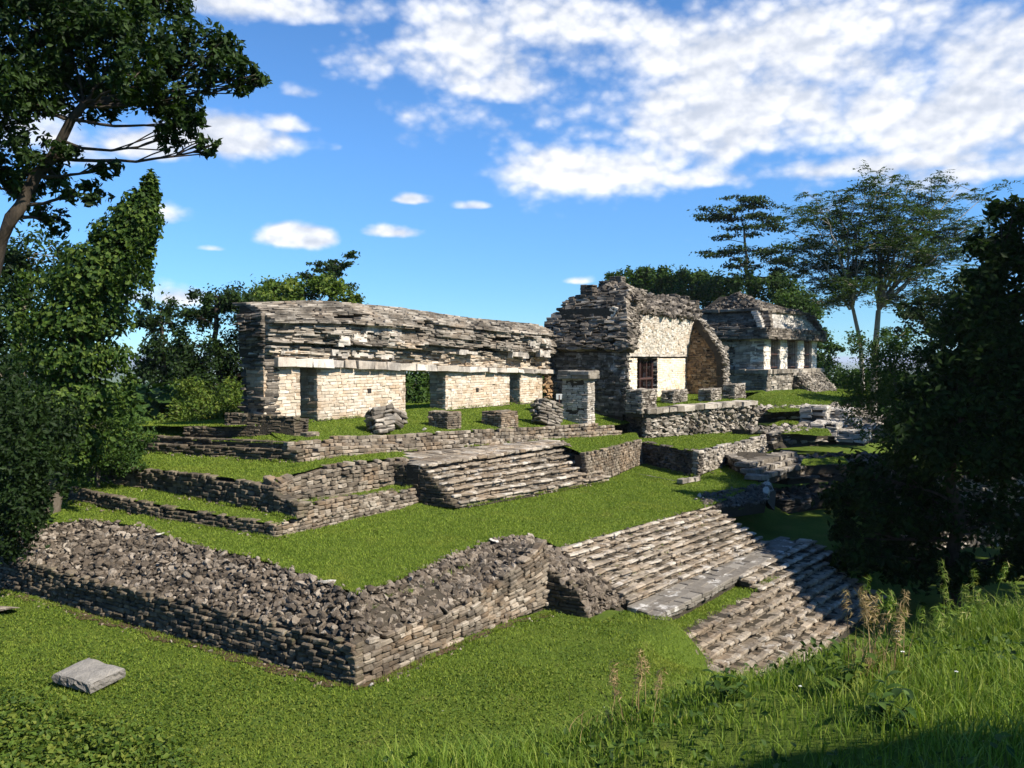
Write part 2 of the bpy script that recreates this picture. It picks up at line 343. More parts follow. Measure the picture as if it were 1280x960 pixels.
def row(acc, A, B, h, d, n, lens=(.14, .34), jit=.02, bev=.018, gap=.004, tl=(0, 1), keep=None, prof=None, cj=.008, hv=.09):
    """one course of stones from A to B; faces look along n; A, B are on the face plane at mid height"""
    A = np.asarray(A, float); B = np.asarray(B, float); L = np.linalg.norm(B-A)
    if L < .05: return
    k = max(1, int(L/np.mean(lens))); l = rng.uniform(lens[0], lens[1], k); l *= L/l.sum()
    e = np.concatenate([[0], np.cumsum(l)]); m = (e[:-1]+e[1:])/2
    T = (B-A)/L; C = A[None]+m[:, None]*T[None]
    n = nrm(n); Uv = nrm(np.cross(n, T)); Uv = Uv if Uv[2] >= 0 else -Uv
    if abs(Uv[2]) < 1e-6: Uv = np.array([0, 0, 1.])
    sel = np.ones(k, bool) if keep is None else keep(C)
    if not sel.any(): return
    C, l = C[sel], l[sel]; k = len(C)
    off = rng.normal(0, jit, k)
    if prof is not None: off = off+prof(C)
    hh = h*rng.uniform(1-hv, 1+hv, k)
    dd = d*rng.uniform(.85, 1.1, k)
    C = C+n[None]*(off-dd/2)[:, None]
    ang = rng.normal(0, .018, k)[:, None]; Tk = nrm(T[None]+ang*Uv[None]); yaw = rng.normal(0, .04, k)[:, None]; Nk = nrm(n[None]+yaw*T[None]); Tk = nrm(Tk-yaw*n[None])
    Uk = np.cross(Nk, Tk); Uk = np.where(Uk[:, 2:3] < 0, -Uk, Uk) if abs(Uv[2]) > .3 else Uk
    acc.boxes(C, Tk, Uk, Nk, np.stack([l/2-gap, hh/2-gap*.6, dd/2], 1), bev, cj, rng.uniform(tl[0], tl[1], k))

def interp(pts, s):
    pts = np.asarray(pts, float); d = np.concatenate([[0], np.cumsum(np.linalg.norm(np.diff(pts[:, :2], axis=0), axis=1))])
    s = np.asarray(s)*d[-1]; return np.stack([np.interp(s, d, pts[:, i]) for i in range(3)], -1)

def wall(acc, core, base, top, n, course=.11, d=.28, thick=.5, lens=(.12, .32), jit=.02, ragged=.5, tl=(0, 1), seg=1.6, bev=.022, gap=.004, cj=.009, wav=.035):
    """coursed masonry between a base line and a top line (same number of points); n = outward normal"""
    base = np.asarray(base, float); top = np.asarray(top, float); n = nrm(n)
    for i in range(len(base)-1):
        L = np.linalg.norm(base[i+1]-base[i]); ns = max(1, int(round(L/seg)))
        H = max(np.linalg.norm(top[i]-base[i]), np.linalg.norm(top[i+1]-base[i+1])); nr = max(1, int(round(H/course)))
        up0 = nrm(top[i]-base[i]); up1 = nrm(top[i+1]-base[i+1])
        h0 = np.linalg.norm(top[i]-base[i]); h1 = np.linalg.norm(top[i+1]-base[i+1]); same = abs(h0-h1) < .25*H
        for r in range(nr):
            if same: f0 = (r+.5)/nr*h0; f1 = (r+.5)/nr*h1
            else: f0 = f1 = (r+.5)/nr*H
            a = base[i]+up0*f0; b = base[i+1]+up1*f1; T = b-a; last = r >= nr-1
            def keep(C, a=a, T=T, f=f0, same=same, h0=h0, h1=h1, last=last):
                s = ((C-a)@T)/(T@T); 
                if not same: return f < h0+(h1-h0)*s+course*.35
                return rng.random(len(C)) > (ragged*.5 if last else 0)
            w = lambda C, r=r: wav*vnoise((C[:, 0]+C[:, 1])*.6, np.full(len(C), r*.3), 3)
            row(acc, a, b, course*(1.0 if not same else (h0+h1)/2/nr/course), d, n, lens, jit, bev, gap, tl, keep, w, cj)
        if core is not None:
            ins = -n*min(d*.35, .1); back = -n*thick; q = .97 if same else 1.0
            t0 = base[i]+up0*max(.02, h0*q-course*.85); t1 = base[i+1]+up1*max(.02, h1*q-course*.85)
            dn = np.array([0, 0, -.25]); e0 = nrm((base[1]-base[0])*[1, 1, 0])*.12 if i == 0 else 0; e1 = -nrm((base[-1]-base[-2])*[1, 1, 0])*.12 if i == len(base)-2 else 0; core.hexa([base[i]+ins+dn+e0, base[i+1]+ins+dn+e1, base[i+1]+back+dn+e1, base[i]+back+dn+e0, t0+ins+e0, t1+ins+e1, t1+back+e1, t0+back+e0])

_ico = None
def ico():
    global _ico
    if _ico is None:
        import bmesh
        bm = bmesh.new(); bmesh.ops.create_icosphere(bm, subdivisions=2, radius=1)
        _ico = (np.array([v.co[:] for v in bm.verts]), np.array([[v.index for v in f.verts] for f in bm.faces])); bm.free()
    return _ico
def rocks(acc, C, size, squash=(1, .75, .55), tl=(0, 1), n=None, cuts=10, tilt=None):
    """angular stones at centres C, radius size (k,)"""
    iv, it = ico(); C = np.asarray(C, float); k = len(C)
    if k == 0: return
    P = np.repeat(iv[None], k, 0)
    for _ in range(cuts):
        d = nrm(rng.normal(size=(k, 3))); lim = rng.uniform(.30, .80, k)[:, None]
        ex = np.maximum(0, np.einsum('kij,kj->ki', P, d)-lim); P = P-ex[..., None]*d[:, None]
    sq = np.array(squash)[None]*rng.uniform(.8, 1.25, (k, 3)); P = P*sq[:, None]*np.asarray(size).reshape(-1, 1, 1)
    q = nrm(rng.normal(size=(k, 4)))
    if tilt is not None: yw = rng.random(k)*np.pi; q = nrm(np.stack([np.cos(yw), rng.normal(0, tilt, k), rng.normal(0, tilt, k), np.sin(yw)], 1))
    w, x, y, z = q.T
    Rm = np.stack([1-2*(y*y+z*z), 2*(x*y-z*w), 2*(x*z+y*w), 2*(x*y+z*w), 1-2*(x*x+z*z), 2*(y*z-x*w), 2*(x*z-y*w), 2*(y*z+x*w), 1-2*(x*x+y*y)], -1).reshape(k, 3, 3)
    P = np.einsum('kij,knj->kni', Rm, P)+C[:, None]
    t = (it[None]+(np.arange(k)*len(iv))[:, None, None]).reshape(-1, 3)
    col = np.stack([np.repeat(rng.uniform(tl[0], tl[1], k), len(iv)), np.repeat(rng.random(k), len(iv))], 1)
    acc.add(P.reshape(-1, 3), None, t, col)
def rubble(acc, core, p00, p10, p11, p01, size=.12, pack=1.0, tl=(0, 1), sink=.35, squash=(1, .75, .6)):
    """a face of loose irregular stones on the patch p00-p10 (bottom) p01-p11 (top)"""
    p00, p10, p11, p01 = [np.asarray(p, float) for p in (p00, p10, p11, p01)]
    L = (np.linalg.norm(p10-p00)+np.linalg.norm(p11-p01))/2; H = (np.linalg.norm(p01-p00)+np.linalg.norm(p11-p10))/2
    sp = size*1.35/pack; nu = max(1, int(L/sp)); nv = max(1, int(round(H/(sp*.8))))
    s, t = np.meshgrid((np.arange(nu)+.5)/nu, (np.arange(nv)+.5)/nv); s = s+rng.uniform(-.45, .45, s.shape)/nu+(np.arange(nv) % 2)[:, None]*.5/nu; t = t+rng.uniform(-.28, .28, t.shape)/nv
    s = np.clip(s, 0, 1).ravel(); t = np.clip(t, -.02, 1.02).ravel()
    P = p00*((1-s)*(1-t))[:, None]+p10*(s*(1-t))[:, None]+p11*(s*t)[:, None]+p01*((1-s)*t)[:, None]
    n = nrm(np.cross(p10-p00, p01-p00)); 
    if n @ (EYEV-p00) < 0: n = -n
    sz = size*np.clip(np.exp(rng.normal(.02, .38, len(s))), .45, 2.0)
    P = P+n*(rng.normal(0, .28*size, len(s))-sink*size*.5)[:, None]
    rocks(acc, P, sz, squash, tl, tilt=.24)
    if core is not None:
        b = -n*.5; i = -n*size*.55; i = -n*size*.32; core.hexa([p00+b, p10+b, p10+i, p00+i, p01+b, p11+b, p11+i, p01+i])
def block(acc, core, p0, p1, p2, p3, z0, z1, course=.12, lens=(.13, .32), jit=.014, tl=(0, 1), batter=.0, ragged=.3, d=.2, top=True, cj=.008, gap=.006, bev=.018):
    """small masonry block on the quad p0..p3 (counter-clockwise seen from above), stones on all sides and on top"""
    P = [np.array([p[0], p[1], 0.]) for p in (p0, p1, p2, p3)]; c = sum(P)/4
    z0s = [z0]*4 if np.isscalar(z0) else z0; z1s = [z1]*4 if np.isscalar(z1) else z1
    bz = [P[i]+[0, 0, z0s[i]] for i in range(4)]; tz = [P[i]+(c-P[i])*batter+[0, 0, z1s[i]] for i in range(4)]
    for i in range(4):
        j = (i+1) % 4; e = P[j]-P[i]; n = nrm(np.array([e[1], -e[0], 0]))
        if n @ (c-P[i]) > 0: n = -n
        wall(acc, None, [bz[i], bz[j]], [tz[i], tz[j]], n, course, d, .2, lens, jit, ragged, tl, cj=cj, gap=gap, bev=bev)
    if core is not None:
        k = .93; core.hexa([c*(1-k)+P[i]*k+[0, 0, z0s[i]-.2] for i in range(4)]+[c*(1-k)+(P[i]+(c-P[i])*batter)*k+[0, 0, z1s[i]-.04] for i in range(4)])
    if top:
        w = np.linalg.norm(P[3]-P[0]); nr = max(1, int(w/.3))
        for r in range(nr):
            f = (r+.5)/nr; a = tz[0]*(1-f)+tz[3]*f; b = tz[1]*(1-f)+tz[2]*f; T = nrm(b-a)
            # flat stones lying on top: row with normal up
            row(acc, a+[0, 0, .015], b+[0, 0, .015], w/nr, .09, (0, 0, 1), (.2, .5), .012, .015, .008, tl, None, None, cj)
def rect(u0, u1, v0, v1): return [(u0, v0), (u1, v0), (u1, v1), (u0, v1)]

# ------------------------------------------------------------------ ground
def sst(x, a, b):
    t = np.clip((np.asarray(x, float)-a)/(b-a), 0, 1); return t*t*(3-2*t)
def ground(u, v):
    u = np.asarray(u, float); v = np.asarray(v, float)
    r = u*math.sin(TH)-v*math.cos(TH); d = u*math.cos(TH)+v*math.sin(TH)
    z = -.16*sst(u, 17.2, 18.6)*sst(v, 11.5, 10.5)                                            # lower lawn, rising knoll by the stair
    z = z-.58*sst(u, 19.9, 20.9)*sst(v, 10.2, 9.3)
    vs = v-(7.45-.125*(u-20.4)); z = z-1.75*np.maximum(sst(u, 19.75, 20.55)*sst(vs, .22, -.35), .95*sst(u, 16.2, 19.9)*sst(vs, .1, -1.7))
    q = np.maximum(np.maximum(v-31, (u-92)*1.2), 0); z = z-np.minimum(.24*q*sst(q, 0, 25), 95+0*q)
    hill = 4.78-.085*np.maximum(d, 0)-.012*np.maximum(d, 0)**2*.6-.35*sst(r, 3.6, .2)*sst(d, 1.5, 5)
    edge = 5.6+.52*np.maximum(r, -3); over = np.maximum(d-edge, 0)
    hill = hill-.62*over*sst(over, 0, 2.5)-np.maximum(-r-.5, 0)*.55*sst(-r, .5, 2.1)+np.maximum(r, 0)*.028
    hill = np.where(d < -3, 5.1, hill)+.10*vnoise(u*.8, v*.8, 5)+.05*vnoise(u*2.3, v*2.3, 6)
    z = np.where(hill > z, hill, z)+.0*z
    near = np.hypot(u, v) < 120
    return z+np.where(near, .03*vnoise(u*.7, v*.7, 1), 0)
def build_ground():
    a = Acc(); NA, NR = 620, 330
    ang = np.linspace(-math.pi, math.pi, NA); ang = ang*.35+.65*np.sign(ang)*np.abs(ang)**2.2/math.pi**1.2
    ang = ang+TH; rad = np.concatenate([[.02], np.geomspace(.5, 41000, NR)])
    X = rad[:, None]*np.cos(ang)[None]; Y = rad[:, None]*np.sin(ang)[None]
    P = np.stack([X, Y, ground(X, Y)], -1); a.grid(P)
    return a.build('ground', 'lawn', org=(0, 0, 0), smooth_=True)
tag(build_ground(), kind='structure')

LAWNS = []
def loft(name, front, back, n=60, m=24, z=.03):
    f = interp(front, np.linspace(0, 1, n)) if not isinstance(front, np.ndarray) else front
    b = interp(back, np.linspace(0, 1, n)); t = np.linspace(0, 1, m)[:, None, None]
    P = f[None]*(1-t)+b[None]*t; P[..., 2] += z*vnoise(P[..., 0]*1.1, P[..., 1]*1.1, 9)+.015*vnoise(P[..., 0]*3, P[..., 1]*3, 2)
    a = Acc(); up = np.cross(P[0, 1]-P[0, 0], P[1, 0]-P[0, 0])[2] > 0; a.grid(P, flip=not up)
    o = a.build(name, 'lawn', smooth_=True); tag(o, kind='structure'); LAWNS.append(P); return o

# ------------------------------------------------------------------ lowest retaining wall: coursed footing, rubble slope above
C0 = np.array([12.08, 11.1, 0.])
def lowest_wall():
    t = thing('retaining_wall', 'lowest retaining wall, a long corner of coursed stone footing under a slope of dark rubble', 'wall', C0)
    a = Acc(); k = Acc()
    lb = [(12.08, 11.1, -.03), (12.10, 15, -.02), (12.12, 20, 0), (12.15, 27, 0)]; lt = [(12.20, 11.2, .83), (12.22, 15, .84), (12.2, 20, .88), (12.25, 27, .9)]
    wall(a, k, lb, lt, (-1, 0, 0), .105, .26, .6, (.13, .30), .024, .7, (.0, .8)); a.build('side_facing', 'shade_mossy', t)
    a = Acc(); px = [(445, 861, 808), (480, 846, 796), (520, 828, 780), (560, 811, 764), (587, 799, 751), (612, 788, 734), (640, 776, 714), (672, 763, 692), (690, 756, 674)]
    fb = [at(x, y, -.02 if x < 600 else -.04) for x, y, _ in px]; ft = []
    for (x, y, yt), b in zip(px, fb):
        z = zat(yt, b); p = b.copy(); p[2] = z; p[1] += .08*z; p[2] = zat(yt, p); ft.append(p)
    wall(a, k, fb, ft, (-.05, -1, 0), .118, .28, .5, (.13, .31), .022, .7, (0, 1), seg=3); a.build('front_facing', 'wall', t)
    a = Acc()
    top = [np.array([12.98, 27., 1.6]), at(39, 659, 1.6), at(105, 650, 1.6), at(180, 660, 1.6), at(240, 682, 1.58), at(320, 699, 1.55), at(400, 727, 1.5), at(448, 745, 1.45)]
    bot = [np.array([12.3, p[1], .84]) for p in top]; bot[-1] = np.array([12.3, 11.35, .80]); bot[-2] = np.array([12.3, 12.6, .82])
    for i in range(len(top)-1): rubble(a, k, bot[i], bot[i+1], top[i+1], top[i], .098, 1.12, (0, 1))
    a.build('side_rubble', 'rubble', t); a = Acc()
    T2 = [top[-1], at(500, 725, 1.42), at(565, 695, 1.4), at(620, 675, 1.38), at(665, 670, 1.35)]
    B2 = [np.array([12.3, 11.35, .8])]+[q+np.array([0, .1, -.03]) for q in (ft[2], ft[4], ft[5], ft[7])]
    for i in range(4): rubble(a, k, B2[i], B2[i+1], T2[i+1], T2[i], .105, 1.1, (.1, .95))
    a.build('front_rubble', 'rubble', t)
    a = Acc()                                                    # the pale broken rim along the lawn
    rim = interp(top[1:], np.sort(rng.random(90))); rim2 = interp(T2, np.sort(rng.random(70))); P = np.concatenate([rim, rim2]); P[:, :2] += rng.normal(0, .09, (len(P), 2)); P[:, 2] += .02
    rocks(a, P, rng.uniform(.05, .115, len(P)), (1, .8, .5), (.55, 1)); a.build('rim_stone', 'rubble', t)
    k.build('earth_fill', 'core', t)
    return top, T2
RT, RT2 = lowest_wall()

# ------------------------------------------------------------------ stairs
def staircase(name, label, bl, br, tl, tr, n, mat='step', lens=(.2, .5), group=None, over=.08, skew=0, tl_=(0.05, 1), rough=.02):
    """n courses climbing from bl-br (foot of the first riser) to tl-tr (nose of the last)"""
    bl, br, tl, tr = [np.asarray(p, float) for p in (bl, br, tl, tr)]
    t = thing(name, label, 'stairs', bl, group); nv = nrm(np.cross(br-bl, [0, 0, 1.]))
    if nv @ (EYEV-bl) < 0: nv = -nv
    nv[2] = 0; core = Acc()
    for i in range(n):
        f0 = i/max(n-1, 1); a = bl+(tl-bl)*f0; b = br+(tr-br)*f0
        z0 = np.array([0, 0, bl[2]+(tl[2]-bl[2])*i/n]); z1 = np.array([0, 0, bl[2]+(tl[2]-bl[2])*(i+1)/n]); y0 = np.array([0, 0, br[2]+(tr[2]-br[2])*i/n]); y1 = np.array([0, 0, br[2]+(tr[2]-br[2])*(i+1)/n])
        m = np.array([1, 1, 0.]); h = (z1-z0)[2]; run = np.linalg.norm(((tl-bl)*m))/max(n-1, 1)
        acc = Acc(); wv = lambda C, i=i: .03*vnoise(C[:, 0]*.7, np.full(len(C), i*1.7), 4)
        row(acc, a*m+(z0*.72+z1*.28), b*m+(y0*.72+y1*.28), h*.6, run+.12, nv, (lens[0]*.7, lens[1]*.7), rough*.7, .015, .004, (tl_[0], tl_[1]*.6), None, lambda C: wv(C)-.03)  # riser course toned darker, standing in for shade under the nosing
        row(acc, a*m+(z0*.24+z1*.76)+nv*over*.5, b*m+(y0*.24+y1*.76)+nv*over*.5, h*.48, min(.20, run*.75), nv, lens, rough*.8, .024, .0025, (tl_[0]+.15, tl_[1]-.05), (lambda C: rng.random(len(C)) > .025), wv, .010, .08)  # nosing course toned lighter, standing in for sunlit tread edges
        row(acc, a*m+(z1-[0, 0, .065])-nv*.10, b*m+(y1-[0, 0, .065])-nv*.10, .11, run+.12, nv, (lens[0]*.7, lens[1]*.8), rough*.8, .02, .004, (tl_[0], tl_[1]*.85), (lambda C: rng.random(len(C)) > .10), wv, .016, .16)
        acc.build('step', mat, t)
        dn = np.array([0, 0, -.5]); bk = -nv*(run+.35); ins = -nv*.06; lo = np.array([0, 0, -.02])
        core.hexa([a*m+z0+ins+dn, b*m+y0+ins+dn, b*m+y0+bk+dn, a*m+z0+bk+dn, a*m+z1+ins+lo, b*m+y1+ins+lo, b*m+y1+bk+lo, a*m+z1+bk+lo])
    core.build('earth_fill', 'core', t); return t

s1bl, s1br = at(787, 756, -.30), at(962, 681, -.35); s1tl, s1tr = at(701, 686, 1.12), at(893, 632, .90)
st1 = staircase('staircase', 'broad middle staircase of worn brown steps rising from a flat stone landing to the lawn', s1bl, s1br, s1tl, s1tr, 9, lens=(.20, .60), rough=.018)
# landing of big flat slabs
def landing():
    a = Acc(); k = Acc(); fl, fr, br_, bl_ = at(822, 771, -.32), at(992, 680, -.36), at(975, 676, -.34), at(785, 757, -.31); fr = fr-[0, .1, 0]
    br_ = s1br+np.array([2.0, .0, 0])
    for r in range(3):
        f0, f1 = r/3, (r+1)/3; w = np.linalg.norm((bl_-fl)[:2])/3
        A = fl+(bl_-fl)*((f0+f1)/2); B = fr+(br_-fr)*((f0+f1)/2)
        row(a, A, B, w, .14, (0, 0, 1), (.35, 1.1), .008, .02, .004, (.1, .8), None, None, .008)
    wall(a, k, [fl-[0, 0, .26], fr-[0, 0, .26]], [fl-[0, 0, .03], fr-[0, 0, .03]], (-.1, -1, 0), .12, .3, .9, (.18, .5), .02, .3, (0, .7))
    wall(a, None, [bl_-[0, 0, .26], fl-[0, 0, .26]], [bl_-[0, 0, .03], fl-[0, 0, .03]], (-1, 0, 0), .12, .3, .4, (.18, .4), .02, .1, (0, .6))
    o = a.build('landing', 'slabtop', st1); k.build('landing_fill', 'core', st1)
M['slabtop'] = stone_mat('landing_slab', [(.0, (.09, .078, .062)), (.4, (.155, .138, .115)), (.75, (.22, .20, .17)), (1., (.45, .42, .37))], stain=.35, stain_scale=2.2, stain_col=(.09, .08, .068), lichen=.15, white=.8)
landing()
def balustrade():
    u0 = 18.98; a = Acc(); k = Acc()
    bk = atu(668, 704, u0); md = atu(716, 731, u0); ft = atu(737, 772, u0); bb = atu(688, 762, u0)
    bk2 = np.array([s1tl[0]+.05, s1tl[1], s1tl[2]-.05]); ft2 = np.array([s1bl[0]+.05, s1bl[1]+.1, s1bl[2]+.02]); md2 = bk2*.45+ft2*.55+np.array([0, 0, .12])
    zb = -.2
    for r in range(16):                                          # coursed side, toned dark for its shade
        z = zb+(r+.5)*.1
        def vmin(z): return np.interp(z, [ft[2], md[2], bk[2]], [ft[1], md[1], bk[1]])
        if z > bk[2]: break
        row(a, (u0, 11.6, z), (u0, vmin(z), z), .1, .3, (-1, 0, 0), (.16, .4), .02, tl=(0, .5))
    a.build('balustrade_side', 'shade_mossy', st1); a = Acc()
    rubble(a, None, ft, ft2, md2, md, .10, 1.2, (.2, .9)); rubble(a, None, md, md2, bk2, bk, .11, 1.2, (.2, 1))
    rubble(a, None, bk, bk2, bk2+[0, .8, .1], bk+[.2, 1.0, .25], .11, 1.0, (.2, 1))
    a.build('balustrade', 'rubble', st1); 
    k.hexa([(u0+.1, vmin(0)+.1, -.4), (21, 9.3, -.5), (21, 11.6, -.4), (u0+.1, 11.6, -.4), (u0+.15, 10.9, bk[2]-.1), (20.7, 11.2, 1.0), (20.7, 11.6, 1.0), (u0+.15, 11.6, bk[2]-.05)]); k.build('balustrade_fill', 'core', st1)
balustrade()
l0, l1 = at(852, 800, -.72), at(1035, 702, -.85)
st3 = staircase('staircase', 'lowest flight of broken pale steps descending below the landing into deep shade', l0+np.array([.1, -1.75, -1.45]), l1+np.array([1.2, -1.75, -1.45]), l0, l1, 7, lens=(.18, .50), rough=.026, tl_=(0, .75))
_u = nrm((l1-l0)*[1, 1, 0]); _n = np.array([-_u[1], _u[0], 0]); _b = l0+(l1-l0)*.50
staircase('staircase', 'few shaded steps joining the right end of the landing to the lowest flight', _b+_n*.2+[0, 0, .0], l1+_n*.2+_u*1.2, _b+_n*.85+[0, 0, .42], l1+_n*.85+_u*1.2+[0, 0, .45], 3, lens=(.18, .52), rough=.026)
a = Acc(); rubble(a, None, l0+[-.55, -1.7, -.95], l0+[.15, -1.75, -1.25], l0+[.1, .1, .10], l0+[-.3, .1, .08], .12, .9, (.2, .95)); a.build('broken_edge', 'rubble', st3)

# ------------------------------------------------------------------ second tier
def second_tier():
    t = thing('low_wall', 'low plinth wall of three or four courses at the foot of the upper terrace corner', 'wall', (15.75, 17.36, 1.6)); a = Acc(); k = Acc()
    wall(a, k, [(15.72, 17.36, 1.57), (15.66, 22, 1.6), (15.6, 27.3, 1.75)], [(15.78, 17.38, 1.96), (15.72, 22, 2.02), (15.66, 27.2, 2.18)], (-1, 0, 0), .115, .26, .45, (.13, .30), .024, .6, (0, .75)); a.build('side_facing', 'shade_mossy', t)
    a = Acc(); wall(a, k, [(15.72, 17.36, 1.57), (22.3, 17.3, 1.5)], [(15.78, 17.4, 1.95), (22.3, 17.38, 1.92)], (0, -1, 0), .115, .26, .45, (.13, .30), .022, .3, (.2, 1)); a.build('front_facing', 'wall', t)
    k.build('earth_fill', 'core', t)
    t = thing('terrace_wall', 'upper terrace corner wall of rough masonry with a broken stepped top, left of the upper stairs', 'wall', (16.5, 17.4, 1.95)); a = Acc(); k = Acc()
    px = [(371, 649, 630), (355, 644.5, 624), (341, 641.5, 618), (334, 639.5, 608), (286, 631, 598), (240, 623, 592), (198, 615.5, 588), (150, 609, 584), (108, 603.5, 580)]
    b = [at(x, y, 2.0+.1*i/8) for i, (x, y, _) in enumerate(px)]; tp = [np.array([p[0]+.06, p[1], zat(q[2], p)]) for p, q in zip(b, px)]
    wall(a, k, b, tp, (-1, 0, 0), .125, .27, .36, (.13, .32), .026, .5, (0, .7), seg=9)
    for q_, p_ in zip(b[:4], tp[:4]): wall(a, None, [q_+[.02, .02, 0], q_+[.5, .02, 0]], [p_+[.02, .02, 0], p_+[.5, .02, -.06]], (0, -1, 0), .105, .25, .2, (.12, .28), .02, .3, (.1, .8))
    for p_, q_ in zip(tp[:3], tp[1:4]): row(a, p_+[.28, .0, .0], q_+[.28, .0, -.08], .42, .1, (0, 0, 1), (.15, .3), .02)
    a.build('side_facing', 'shade_mossy', t); a = Acc()
    b0 = b[0]; fx = [(372, 632), (400, 628), (450, 622), (500, 615), (540, 606)]
    fb = [atv(x, y, 17.42) for x, y in fx]; zz = [p[2] for p in fb]; fb = [np.array([p[0], 17.42, 1.92]) for p in fb]; ft = [np.array([p[0], 17.5, z]) for p, z in zip(fb, zz)]
    wall(a, k, fb, ft, (0, -1, 0), .115, .27, .5, (.13, .30), .024, .4, (.1, .95), seg=9); a.build('front_ledge', 'wall', t)
    LEDGE = ft; a = Acc()
    ux = [(352, 634, 603), (362, 632, 596), (380, 629, 590), (405, 625, 583), (437, 620, 578), (475, 614, 574), (512, 606, 572), (527, 604, 579)]
    ub = [atv(x, y, 18.35) for x, y, _ in ux]; ut = [np.array([p[0], 18.48, zat(q[2], p)]) for p, q in zip(ub, ux)]
    ub = [np.array([p[0], 18.35, min(2.35, p[2])]) for p in ub]
    wall(a, k, ub, ut, (0, -1, 0), .13, .3, .5, (.13, .31), .034, .8, (0, .9), seg=9, cj=.014); 
    wall(a, k, [(ub[0][0], 19.2, 2.5), ub[0]], [(ub[0][0], 19.2, ut[0][2]), ut[0]], (-1, 0, 0), .11, .3, .3, (.15, .35), .03, .5, (0, .5)); a.build('upper_facing', 'wall', t)
    k.build('earth_fill', 'core', t); return b, tp, LEDGE, ub, ut
W2b, W2t, LEDGE, UB, UT = second_tier()

s2bl, s2br, s2tl, s2tr = at(575, 634, 1.58), at(762, 601, 1.2), at(525, 581, 2.92), at(703, 553, 2.80)
st2 = staircase('staircase', 'upper staircase of seven weathered brown steps climbing from the lawn to the temple platform', s2bl, s2br, s2tl, s2tr, 7, lens=(.22, .65), over=.12, rough=.016)
def st2_sides():
    a = Acc(); u = s2tl[0]; 
    for r in range(13):
        z = 1.62+r*.1; v0 = s2bl[1]+(s2tl[1]-s2bl[1])*(z-1.62)/1.3
        row(a, (u+.02, 18.6, z), (u+.02, v0, z), .1, .3, (-1, 0, 0), (.16, .4), .02, tl=(0, .45))
    a.build('stair_side', 'shade_mossy', st2); a = Acc(); k = Acc()
    P0, P1 = s2tl+[0, 0, .0], s2tr; Q0, Q1 = at(507, 565, 2.97), at(690, 550, 2.85)
    for r in range(4):
        f = (r+.5)/4; row(a, P0+(Q0-P0)*f, P1+(Q1-P1)*f, np.linalg.norm((Q0-P0)[:2])/4, .12, (0, 0, 1), (.15, .5), .012, .02, .003, (.1, .9), None, None, .01)
    k.hexa([P0-[0, 0, .9], P1-[0, 0, .9], Q1-[0, 0, .9], Q0-[0, 0, .9], P0-[0, -.1, .06], P1-[0, -.1, .06], Q1-[0, 0, .06], Q0-[0, 0, .06]]); a.build('top_landing', 'step', st2); k.build('top_fill', 'core', st2)
    # broken right flank
    a = Acc(); rubble(a, k, s2br+[0, .1, 0], s2br+[.9, .5, 0], s2tr+[.9, .6, -.1], s2tr, .12, 1., (.2, .9)); a.build('stair_flank', 'rubble', st2)
M['plasterfloor'] = stone_mat('worn_plaster_floor', [(.0, (.17, .14, .105)), (.5, (.30, .26, .205)), (1., (.52, .475, .40))], stain=.35, stain_scale=1.6, stain_col=(.14, .12, .09), lichen=.1)
st2_sides()

def right_wall():
    t = thing('terrace_wall', 'plain terrace wall of small brown stones right of the upper staircase', 'wall', at(763, 597, 1.2)); a = Acc(); k = Acc()
    b = [at(735, 606, 1.2), at(763, 597, 1.2), at(806, 579, 1.2)]; tp = [np.array([p[0], p[1]+.15, zat(y, p+np.array([0, .15, 0]))]) for p, y in zip(b, (566, 560, 549))]
    wall(a, k, b, tp, (-.1, -1, 0), .12, .27, .6, (.12, .27), .024, .5, (.1, .8)); a.build('facing', 'wall', t); k.build('earth_fill', 'core', t); return b, tp
RWb, RWt = right_wall()

# ------------------------------------------------------------------ temple platform edge, two courses
PC = at(372, 579, 3.0)
PL = at(180, 566, 3.0)
PF = [PC, at(430, 571.5, 2.99), at(506, 565, 2.97), at(601, 557.5, 2.92), at(681, 550.5, 2.75), at(778, 545, 2.42)]
PFm = [np.array([p[0], p[1]+.04, zat(y, p)]) for p, y in zip(PF, (562.5, 558, 555.5, 551, 546.5, 538))]
off2 = np.array([0, .42, 0])
PFt = [np.array([p[0], p[1]+.46, zat(y, p+off2)]) for p, y in zip(PF, (553, 549, 544, 537.5, 534, 531))]
def platform_edge():
    t = thing('platform_wall', 'long two stepped kerb wall edging the upper temple platform above the stairs', 'wall', PC); k = Acc(); a = Acc()
    def lvl(p, z): q = p.copy(); q[2] = z; return q
    wall(a, k, PF, PFm, (-.1, -1, 0), .135, .3, .6, (.15, .38), .025, .3, (.15, 1), seg=4)
    a.build('front_course', 'wall', t); a = Acc()
    wall(a, k, [lvl(p+off2, m[2]-.03) for p, m in zip(PF, PFm)], PFt, (-.1, -1, 0), .135, .3, .6, (.15, .38), .025, .5, (.15, 1), seg=4)
    a.build('front_upper_course', 'wall', t); a = Acc()
    z1 = PFm[0][2]; zl = zat(554, PL)
    wall(a, k, [PC, PL], [lvl(PC+[.04, 0, 0], z1), lvl(PL+[.04, 0, 0], zl)], (-1, 0, 0), .1, .3, .6, (.2, .5), .022, .3, (0, .6)); a.build('side_course', 'shade_mossy', t); a = Acc()
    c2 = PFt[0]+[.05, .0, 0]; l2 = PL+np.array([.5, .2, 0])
    wall(a, k, [lvl(c2, z1-.03), lvl(l2, zl-.03)], [c2, lvl(l2, zat(547, l2))], (-1, 0, 0), .1, .3, .6, (.2, .5), .022, .3, (0, .6)); a.build('side_upper_course', 'shade_mossy', t)
    k.build('earth_fill', 'core', t); return c2, lvl(l2, zat(547, l2))
P2C, P2L = platform_edge()

